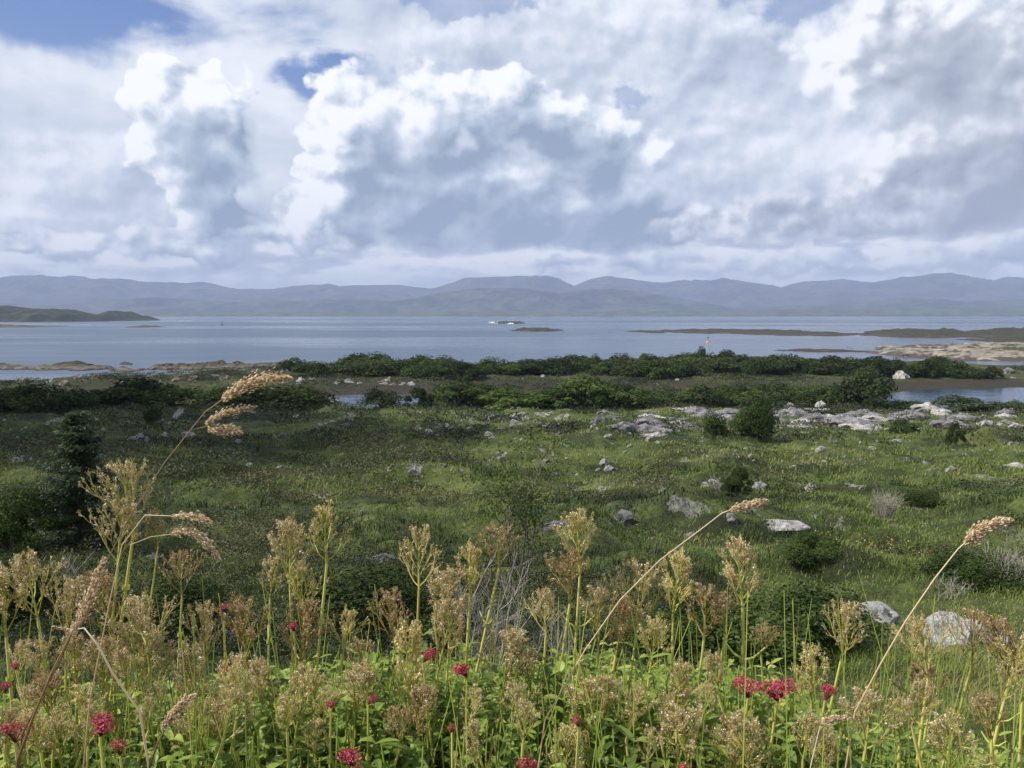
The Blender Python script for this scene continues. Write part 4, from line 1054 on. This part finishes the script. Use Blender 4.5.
PLANTS = []   # kept for the labels
def valerian(px, top, hpx, D, kind, col, label, lean=None, k=None, wf=1.0, fol=None, side=None):
    """px, top row and height in pixels of the head, distance D"""
    r = random
    hs = hpx*D/F
    q = at(px, top+hpx, D)                       # foot of the head
    lean = r.uniform(-0.16, 0.16) if lean is None else lean
    bx = q.x-lean; by = D+r.uniform(-0.05, 0.10); bz = gz(bx, by)-0.03
    root = thing('valerian_plant', label, 'wildflower', GRP[kind+col], (bx, by, bz))
    L = Vector((q.x-bx, D-by, q.z-bz)); t = np.linspace(0, 1, 10)
    wob = r.uniform(-0.035, 0.035)
    pts = np.stack([L.x*t**1.25+wob*np.sin(t*math.pi), L.y*t+wob*0.5*np.sin(t*math.pi*2), L.z*t], 1)
    s = Soup(); th = r.uniform(0.0038, 0.0054)*(1.0 if hpx > 35 else 0.75)
    s.tube(pts, np.linspace(th*1.2, th*0.55, 10), 6, np.clip(np.linspace(0.15, 0.85, 10)+r.uniform(-0.2, 0.2), 0, 1))
    for i in (4, 6, 8):                           # leaf nodes and side twigs
        s.tube([pts[i]-[0, 0, 0.004], pts[i]+[0, 0, 0.004]], th*1.5, 6, 0.4)
    if r.random() < 0.5 and kind == 'seed':
        i = r.choice((7, 8)); a = r.uniform(0, 6.28)
        for sg in (1, -1):
            e = pts[i]+np.array([math.cos(a)*sg*hs*0.35, math.sin(a)*sg*hs*0.35, hs*0.28])
            s.tube([pts[i], (pts[i]+e)/2-[0, 0, hs*0.06], e], [th*0.6, th*0.5, th*0.3], 4, 0.6)
    link('stem', s.mesh('stem', M_STALK, True), root)
    # small leaves up the stem
    f = Soup(); rr = np.random.default_rng(r.randrange(10**6))
    for i in range(2, 8):
        for sg in (0, math.pi):
            a = i*math.pi/2+sg+rr.normal()*0.3; el = math.radians(rr.uniform(5, 50)); d = np.array([math.cos(a)*math.cos(el), math.sin(a)*math.cos(el), math.sin(el)])
            sz = np.interp(i, [2, 5, 7], [0.052, 0.036, 0.022])*rr.uniform(.6, 1.2)
            if rr.random() < (0.95 if i < 5 else 0.55): leaf_strip(f, pts[i], d, sz, sz*0.24, rr.uniform(0.1, .9), np.clip(rr.normal(0.45+0.05*i, 0.2), 0, 1), np.array([-math.sin(a), math.cos(a), 0.1]))
    link('leaves', f.mesh('leaves', M_VLEAF), root)
    tilt = math.atan2(L.x*0.5, L.z)
    if kind == 'seed':
        k = r.randrange(6) if k is None else k
        h_ = link('seed_head', HEADP[(col, k)], root, L); h_.scale = (hs*wf, hs*wf, hs*1.02)
    else:
        k = r.randrange(4) if k is None else k
        h_ = link('flower_head', FLOWP[(col, k)], root, L); w = hs*wf; h_.scale = (w, w, w*0.9)
    h_.rotation_euler = (r.uniform(-0.22, 0.22), tilt+r.uniform(-0.2, 0.2), r.uniform(0, 6.28))
    PLANTS.append((px, top, root, kind, col, D)); return root
GRP = {'seedtan': 'valerians gone to tan seed', 'seedbrown': 'valerians gone to brown seed', 'seedgolden': 'valerians gone to golden seed', 'flowercrimson': 'valerians in crimson flower', 'flowerrusty': 'valerians with fading rusty flowers'}
# tall heads that stand against the field: px, top, height px, D, colour, variant, width factor, lean, label
TALL = [
    (134, 468, 62, 1.75, 'tan', 3, 1.0, 0.10, 'tallest tan seed head on the left, in front of the conifer'),
    (118, 505, 60, 1.72, 'tan', 1, 1.0, 0.06, 'tan seed head branching just below the tallest one on the left'),
    (158, 512, 34, 1.75, 'brown', 2, 1.0, 0.14, 'small brown seed head beside the two drooping grass tips'),
    (38, 557, 62, 1.75, 'tan', 4, 0.95, 0.0, 'full tan seed head below the green shrubs at the left'),
    (6, 566, 70, 1.8, 'tan', 0, 0.9, -0.03, 'tan seed head cut by the left edge of the photo'),
    (66, 585, 62, 1.7, 'tan', 1, 0.9, 0.05, 'tan seed head right of the full one at the left'),
    (182, 556, 40, 2.0, 'brown', 3, 1.0, 0.03, 'little brown seed head right of the conifer foot'),
    (270, 556, 42, 1.95, 'tan', 2, 0.9, 0.04, 'slim tan seed head at the left of the trio by the bent stem'),
    (290, 526, 62, 1.8, 'tan', 4, 0.85, 0.03, 'dense tan seed head with white tips left of the bent stem'),
    (304, 568, 50, 1.8, 'golden', 1, 0.9, 0.05, 'golden seed head tucked below the dense white-tipped one'),
    (327, 503, 60, 1.7, 'golden', 5, 0.95, 0.13, 'airy golden seed head on a thick bent yellow stem'),
    (419, 531, 58, 1.75, 'tan', 5, 1.05, 0.04, 'open tan seed head with hooked side twigs over the flat slab'),
    (470, 548, 48, 1.75, 'golden', 2, 1.1, 0.02, 'golden seed head left of the rounded brown one'),
    (499, 530, 38, 1.75, 'brown', 3, 1.25, 0.22, 'rounded brown seed head on a long leaning green stem'),
    (450, 570, 60, 1.7, 'tan', 0, 1.0, 0.04, 'tan seed head below and left of the golden one'),
    (580, 515, 56, 1.75, 'golden', 0, 1.0, 0.08, 'tall golden seed head in the middle, highest of the centre'),
    (570, 556, 48, 1.7, 'brown', 3, 1.2, 0.05, 'broad rusty seed head just under the highest centre one'),
    (546, 594, 40, 1.7, 'tan', 1, 1.0, -0.02, 'small tan seed head left of the centre cluster'),
    (598, 588, 58, 1.75, 'tan', 4, 0.9, 0.02, 'tan seed head between the centre cluster and the leaning grass stalk'),
    (636, 570, 66, 1.75, 'tan', 3, 0.95, 0.06, 'bulky tan seed head where the grass stalk crosses'),
    (616, 600, 56, 1.7, 'brown', 0, 0.9, 0.03, 'brown seed head left under the bulky tan one'),
    (650, 620, 50, 1.65, 'golden', 4, 0.9, 0.03, 'golden seed head under the bulky tan one'),
    (673, 555, 62, 1.75, 'golden', 2, 0.95, 0.06, 'narrow golden seed head right of the grass stalk'),
    (704, 587, 52, 1.7, 'brown', 5, 1.15, 0.0, 'sparse brown forked seed head with upright twigs'),
    (725, 594, 40, 1.75, 'brown', 1, 1.0, 0.06, 'brown seed head tucked left of the right-centre tall one'),
    (743, 545, 66, 1.75, 'tan', 2, 1.0, 0.05, 'tall tan seed head right of centre against the dark mound'),
    (761, 627, 28, 1.8, 'brown', 3, 1.2, 0.0, 'little brown seed head right above the bright crimson flower'),
    (841, 603, 58, 1.7, 'tan', 1, 0.95, 0.08, 'tan seed head left of the long leaning grass stalk'),
    (812, 648, 62, 1.65, 'golden', 2, 0.9, 0.03, 'golden seed head left of the small pink-red flower'),
    (928, 622, 56, 1.65, 'tan', 4, 0.9, 0.08, 'tan seed head in front of the white outcrop, leftmost of those'),
    (971, 616, 52, 1.65, 'brown', 3, 1.1, 0.09, 'rounded brown seed head in front of the white outcrop'),
    (1010, 622, 56, 1.65, 'brown', 0, 1.0, 0.05, 'brown seed head right of the white outcrop'),
    (1022, 640, 62, 1.6, 'golden', 4, 1.0, 0.02, 'golden seed head cut by the right edge of the photo'),
    (928, 664, 50, 1.7, 'brown', 4, 1.15, 0.05, 'loose brown seed head low on the stem before the outcrop'),
    (366, 640, 44, 1.75, 'tan', 0, 0.9, 0.0, 'faint tan seed head right of the small round one'),
    (343, 614, 42, 1.7, 'golden', 4, 0.9, 0.12, 'small round golden seed head on a thin stem over the bramble'),
    (395, 596, 56, 1.75, 'brown', 1, 0.95, 0.03, 'brown seed head left of the crimson flower in the middle'),
    (410, 630, 90, 1.6, 'golden', 2, 0.8, 0.05, 'large golden seed head left of the grey boulder'),
    (438, 600, 70, 1.65, 'tan', 0, 0.9, 0.07, 'tan seed head above the grey boulder'),
    (503, 634, 60, 1.65, 'tan', 4, 1.1, 0.0, 'wide tan seed head in front of the grey dead shrub'),
    (530, 652, 36, 1.7, 'brown', 3, 1.1, 0.0, 'dark brown seed head right of the wide tan one'),
    (300, 604, 60, 1.7, 'brown', 4, 0.9, 0.02, 'brown seed head low between the left trio stems'),
    (247, 598, 66, 1.7, 'brown', 3, 0.9, 0.03, 'brown seed head just right of the small high crimson flower'),
    (112, 575, 60, 1.7, 'brown', 1, 1.0, 0.0, 'brown seed head under the tan pair on the left'),
    (150, 600, 66, 1.65, 'tan', 4, 1.0, 0.03, 'tan seed head over the pale ledge on the left'),
    (205, 610, 60, 1.75, 'tan', 1, 0.8, 0.03, 'tan seed head left of the small high crimson flower'),
]
for (px, tp, hp, D, col, k, wf, ln, lab) in TALL:
    valerian(px, tp, hp, D, 'seed', col, lab, lean=ln, k=k, wf=wf)
FLW = [

    (100, 688, 36, 1.5, 'crimson', 0, 'bright crimson flower head low on the left'),
    (15, 694, 36, 1.5, 'rusty', 2, 'faded red flower head near the left edge'),
    (4, 672, 16, 1.6, 'crimson', 1, 'small pink-red flower cut by the left edge'),
    (16, 651, 14, 1.7, 'crimson', 3, 'small dark red flower near the left edge'),
    (172, 738, 44, 1.4, 'rusty', 1, 'sparse pink and rust flower head at the bottom left'),
    (224, 589, 18, 1.85, 'crimson', 3, 'small crimson flower high on the left, against the shade'),
    (230, 648, 18, 1.75, 'rusty', 1, 'small rusty red flower under the high crimson one'),
    (294, 611, 15, 1.8, 'crimson', 3, 'small dark crimson flower behind the left trio stems'),
    (331, 688, 15, 1.6, 'crimson', 3, 'tiny crimson flower above the brightest low one'),
    (352, 726, 30, 1.45, 'crimson', 2, 'flat bright crimson flower head low in the left middle'),
    (368, 686, 14, 1.6, 'crimson', 1, 'tiny crimson flower right of the tiny one on the left middle'),
    (389, 748, 28, 1.4, 'rusty', 0, 'rust and red flower head at the bottom edge'),
    (423, 633, 22, 1.7, 'crimson', 1, 'small pink-red flower left of the grey boulder'),
    (467, 640, 28, 1.65, 'crimson', 1, 'two-lobed deep crimson flower above the grey boulder'),
    (452, 711, 16, 1.55, 'rusty', 3, 'small rusty flower below the grey boulder'),
    (514, 728, 36, 1.45, 'rusty', 1, 'red and rust flower head at the bottom centre'),
    (748, 652, 34, 1.65, 'crimson', 0, 'crimson flower head, left half of the bright pair at right'),
    (777, 647, 40, 1.65, 'crimson', 2, 'crimson flower head, right half of the bright pair at right'),
    (825, 668, 24, 1.65, 'crimson', 1, 'small pink-red flower by the golden seed head on the right'),
    (579, 700, 20, 1.55, 'rusty', 3, 'small rusty brown flower low in the centre'),
    (120, 718, 28, 1.45, 'rusty', 3, 'rusty brown flower below the bright crimson one on the left'),
    (685, 748, 22, 1.45, 'rusty', 0, 'dull red flower at the bottom edge right of centre'),
]
for (px, tp, wp, D, col, k, lab) in FLW:
    valerian(px, tp+wp*0.35, wp, D-0.12, 'flower', col, lab, lean=random.uniform(-0.08, 0.08), k=k, wf=1.12)
# the lower tier: seed heads overlapping down to the bottom of the frame
low = []
spans = [(0, 235, 605, 728, 27), (235, 330, 640, 725, 7), (330, 470, 650, 728, 5), (470, 620, 655, 735, 6), (620, 760, 650, 735, 10), (790, 900, 690, 745, 4), (900, 1024, 655, 720, 4)]
for (x0, x1, y0, y1, n) in spans:
    for i in range(n): low.append((x0+(x1-x0)*(i+random.random())/n, random.uniform(y0, y1)))
low.sort()
cnt = {}
for (x, y) in low:
    col = random.choice(('brown', 'tan', 'tan', 'tan', 'golden'))
    reg = 'at the lower left' if x < 235 else 'left of the middle' if x < 470 else 'in the lower middle' if x < 620 else 'right of the middle' if x < 780 else 'at the lower right'
    n = cnt.get((col, reg), 0); cnt[(col, reg)] = n+1
    D = float(np.interp(y, [610, 745], [1.72, 1.40]))+random.uniform(-0.06, 0.06)
    valerian(x, y, random.uniform(32, 68), D, 'seed', col, f'{ORD[n]} {col} seed head from the left in the lowest tier {reg}', lean=random.uniform(-0.2, 0.2), wf=random.uniform(0.8, 1.2))

def undergrowth():
    """the mass of valerian leaves between the stems"""
    s = Soup(); r = np.random.default_rng(321)
    base = [foliage_soup(60+k, (9, 11, 9)[k], (0.22, 0.27, 0.20)[k], 0.058, 0.0150) for k in range(3)]
    arr = [(np.concatenate(b.V), np.concatenate(b.F), np.concatenate(b.T)) for b in base]
    n = 2900
    for i in range(n):
        y = r.uniform(1.45, 2.6); u = r.uniform(-0.72, 0.72)*1.1; x = u*y
        rightgap = 0.18*smooth(np.array(u), 0.32, 0.45)
        # taller toward the middle, so the leaf line sits just inside the bottom of the frame
        topz = H-y*np.tan(np.interp(u, [-.6, -.35, -.1, .1, .3, .42, .6], [0.425, 0.405, 0.38, 0.385, 0.40, 0.46, 0.48])+(0.05 if y < 1.6 else 0.0))+r.normal()*0.035
        V, Fc, T = arr[r.integers(3)]
        sc = r.uniform(0.7, 1.15); a = r.uniform(0, 6.28); c, sn = math.cos(a), math.sin(a)
        W = V.copy()*sc; tl = r.normal(size=2)*0.2
        W[:, 0] += W[:, 2]*tl[0]; W[:, 1] += W[:, 2]*tl[1]
        W = np.stack([W[:, 0]*c-W[:, 1]*sn+x, W[:, 0]*sn+W[:, 1]*c+y, W[:, 2]+topz-0.30*sc], 1)
        s.add(W, Fc, np.clip(T+r.normal()*0.22, 0, 1))
        s.tube([(x+r.normal()*0.1, y, gz(x, y)-0.02), (x, y, topz-0.04)], [0.0022, 0.0016], 3, 0.8)
    for i in range(900):                          # thin stray stems and dead stalks
        y = r.uniform(1.3, 2.6); u = r.uniform(-0.7, 0.7); x = u*y; z0 = gz(x, y)
        if i % 3 == 0:
            tz = H-y*np.tan(r.uniform(0.30, 0.44)); e = np.array([x+r.normal()*0.12, y+r.normal()*0.06, tz])
            s.tube([(x, y, z0), ((x+e[0])/2+r.normal()*0.01, (y+e[1])/2, (z0+tz)/2), e], [0.0022, 0.0018, 0.0008], 3, r.choice([0.6, 0.8, 1.0]))
    link('undergrowth', s.mesh('undergrowth', M_VLEAF), kind='stuff')
undergrowth()

# ------------------------------------------------------------------ dry grass stalks with plumes
def plume(s, path, dens, wid, r, sz=0.010, t0=0.0):
    path = np.array(path); seg = np.linalg.norm(np.diff(path, axis=0), axis=1); cum = np.concatenate([[0], np.cumsum(seg)]); L = cum[-1]
    n = int(dens*4.2); u = r.uniform(0, 1, n)
    C = np.stack([np.interp(u*L, cum, path[:, j]) for j in range(3)], 1)
    prof = np.sin(np.clip(u*0.9+0.08, 0, 1)*math.pi)**0.6*wid
    off = r.normal(size=(n, 3))*prof[:, None]*0.5
    tang = np.stack([np.interp(u*L, cum, np.gradient(path[:, j])) for j in range(3)], 1); tang /= np.linalg.norm(tang, axis=1, keepdims=True)
    up = tang+off/(wid+1e-6)*0.35
    N = np.cross(up, r.normal(size=(n, 3))); N /= np.linalg.norm(N, axis=1, keepdims=True)+1e-9
    A = up/np.linalg.norm(up, axis=1, keepdims=True); B = np.cross(N, A)
    l = sz*r.uniform(.7, 1.3, n)[:, None]; w = l*0.26; P = C+off
    V = np.stack([P, P+A*l*0.5+B*w, P+A*l, P+A*l*0.5-B*w, P+A*l*0.4+N*w*0.7], 1).reshape(-1, 3); i = np.arange(n)*5
    Fq = np.concatenate([np.stack([i, i+1, i+4], 1), np.stack([i+1, i+2, i+4], 1), np.stack([i+2, i+3, i+4], 1), np.stack([i+3, i, i+4], 1)])
    s.add(V, Fq, np.repeat(np.clip(t0+r.normal(0.62, 0.22, n), 0, 1), 5))
def px_path(pts, D):
    return [tuple(at(a, b, D if not isinstance(D, (list, tuple)) else D[i])) for i, (a, b) in enumerate(pts)]
def bez(pts, n=24):
    P = np.array(pts, float); t = np.linspace(0, 1, len(P)); tt = np.linspace(0, 1, n)
    from_np = []
    for j in range(3):
        c = np.polyfit(t, P[:, j], min(len(P)-1, 3)); from_np.append(np.polyval(c, tt))
    return np.stack(from_np, 1)
def grass_stalk(label, D, stem, plumes, r0=0.0016, t=0.35, seed=1, twigs=(), name='grass_stalk', sz=0.0046):
    r = np.random.default_rng(seed)
    sp = np.array(px_path(stem, D)); foot = sp[0].copy()
    g = gz(foot[0], foot[1])
    if foot[2] > g: sp = np.concatenate([[[foot[0]-0.12*(sp[1][0]-foot[0])/(abs(sp[1][0]-foot[0])+1e-6), foot[1], g-0.02]], sp])
    o = Vector(sp[0]); root = thing(name, label, 'grass', 'dry grass stalks with seed plumes', o)
    s = Soup(); s.tube(sp-np.array(o), np.linspace(r0*1.3, r0*0.55, len(sp)), 6, np.clip(np.linspace(t-0.1, t+0.35, len(sp)), 0, 1))
    for tw in twigs: s.tube(np.array(px_path(tw, D))-np.array(o), r0*0.4, 4, t+0.25)
    link('stem', s.mesh('stem', M_DRY, True), root)
    for (pts, dens, wid) in plumes:
        q = Soup(); pp = bez(px_path(pts, D))-np.array(o)
        q.tube(pp, 0.0008, 4, 0.4); plume(q, pp, dens, wid*0.66*D/F, r, sz)
        link('seed_plume', q.mesh('seed_plume', M_DRY), root)
    return root
grass_stalk('tall reddish grass stalk with a big pale plume and two drooping spikes, upper left', 1.25,
            [(22, 735), (60, 660), (92, 590), (128, 520), (165, 462), (205, 412), (226, 397)],
            [([(224, 399), (240, 388), (262, 380), (290, 379)], 300, 10), ([(206, 424), (222, 414), (238, 410), (254, 407)], 110, 6), ([(208, 428), (220, 430), (232, 430), (240, 432)], 110, 8)],
            r0=0.0011, t=0.12, seed=1, twigs=[[(190, 430), (200, 428), (208, 426)]])
grass_stalk('thin grass stem with two drooping seed spikes right of the tallest seed head', 1.35,
            [(90, 700), (108, 610), (122, 545), (145, 515), (172, 516)],
            [([(172, 517), (185, 516), (200, 518), (210, 524)], 110, 6), ([(172, 534), (185, 531), (200, 537), (218, 558)], 150, 7)],
            r0=0.0010, t=0.6, seed=2, twigs=[[(130, 545), (150, 537), (172, 534)]])
grass_stalk('long leaning grass stalk with a drooping orange head in mid pasture', 1.3,
            [(545, 720), (585, 650), (620, 600), (660, 560), (700, 530), (722, 513), (730, 510)],
            [([(731, 510), (742, 507), (754, 504), (766, 501)], 170, 6)], r0=0.0009, t=0.66, seed=3)
grass_stalk('leaning grass stalk with a buff brush-like head, standing at the right', 1.3,
            [(855, 712), (880, 665), (905, 622), (935, 578), (958, 549), (968, 540)],
            [([(967, 541), (976, 532), (990, 525), (1010, 520)], 230, 8), ([(965, 544), (973, 539), (980, 536), (983, 533)], 90, 7)], r0=0.0012, t=0.62, seed=4)
grass_stalk('thick brown dead stalk leaning at the lower left', 1.1, [(18, 760), (34, 715), (52, 672), (72, 632)], [([(72, 632), (84, 610), (98, 575), (104, 560)], 150, 8)], r0=0.0020, t=0.10, seed=5)
grass_stalk('pale dead blade bent over the crimson flower at the lower left', 1.15, [(140, 712), (112, 672), (98, 645), (84, 628), (72, 630)], [([(72, 630), (66, 629), (60, 628), (54, 627)], 12, 2)], r0=0.0014, t=0.75, seed=6)
grass_stalk('dark brown knobbly seed spike leaning at the lower left', 1.15, [(150, 765), (158, 742), (166, 728)], [([(162, 730), (172, 716), (182, 704), (194, 696)], 240, 6)], r0=0.0016, t=0.0, seed=7)
grass_stalk('short pale grass head bent low on the right', 1.3, [(806, 790), (812, 760), (820, 726)], [([(820, 724), (830, 719), (842, 718), (850, 718)], 90, 4)], r0=0.0010, t=0.7, seed=8)

# ------------------------------------------------------------------ beacon and buoy out on the water
def paint(name, c, rough=0.5):
    m, nt = new_mat(name); n_ = noise(objpos(), 3.0, 4, 0.6)
    output(principled(mix(n_, tuple(k*0.75 for k in c), c), rough).outputs[0]); return m
M_YEL = paint('yellow_paint', (0.55, 0.33, 0.10)); M_BLK = paint('black_paint', (0.03, 0.03, 0.035)); M_WHT = paint('white_paint', (0.8, 0.8, 0.78))
def beacon():
    p = sea_at(708, 342.2); root = thing('beacon', 'small dark and yellow channel beacon standing in the water behind the trees', 'beacon', None, p)
    s = Soup(); s.tube([(0, 0, -0.4), (0, 0, 0.25), (0, 0, 0.45)], [0.75, 0.75, 0.45], 14); link('float', s.mesh('float', M_YEL, True), root)
    s = Soup()
    for i in range(4):
        a = i*math.pi/2+0.4; s.tube([(0.42*math.cos(a), 0.42*math.sin(a), 0.4), (0.14*math.cos(a), 0.14*math.sin(a), 1.7)], 0.05, 5)
    for z, q in ((0.8, 0.34), (1.25, 0.24)):
        for i in range(4):
            a = i*math.pi/2+0.4; b = a+math.pi/2; s.tube([(q*math.cos(a), q*math.sin(a), z), (q*math.cos(b), q*math.sin(b), z)], 0.035, 4)
    link('tower', s.mesh('tower', M_YEL), root)
    s = Soup(); s.tube([(0, 0, 1.6), (0, 0, 1.9), (0, 0, 1.92), (0, 0, 2.6)], [0.2, 0.2, 0.42, 0.03], 10); link('topmark', s.mesh('topmark', M_BLK), root)
beacon()
def buoy():
    p = sea_at(222, 325.3); root = thing('buoy', 'tiny dark spar buoy far out on the bay at the left', 'buoy', None, p)
    s = Soup(); s.tube([(0, 0, -0.8), (0, 0, 0.6), (0, 0, 1.1)], [1.4, 1.4, 0.6], 12); link('float', s.mesh('float', M_BLK, True), root)
    s = Soup(); s.tube([(0, 0, 1.0), (0, 0, 3.4)], [0.28, 0.2], 8); s.tube([(0, 0, 3.4), (0, 0, 3.5), (0, 0, 4.6)], [0.75, 0.75, 0.1], 8); link('topmark', s.mesh('topmark', M_BLK), root)
buoy()
def surf():
    m, nt = new_mat('foam'); output(principled((0.75, 0.78, 0.8), 0.8).outputs[0])
    s = Soup(); r = np.random.default_rng(6)
    for cx, cy, w in ((492, 323.2, 4), (511, 323.9, 5), (497, 323.6, 3)):
        p = sea_at(cx, cy); n = 50; C = np.array(p)+np.stack([r.normal(size=n)*w*p.y/F*0.35, r.normal(size=n)*14, np.abs(r.normal(size=n))*0.8], 1)
        s.leaves(C, r.normal(size=(n, 3))*0.5+np.array([0, -0.6, 0.8]), 2.2, 1.2, 0.0)
    link('surf', s.mesh('surf', m), kind='stuff')
surf()
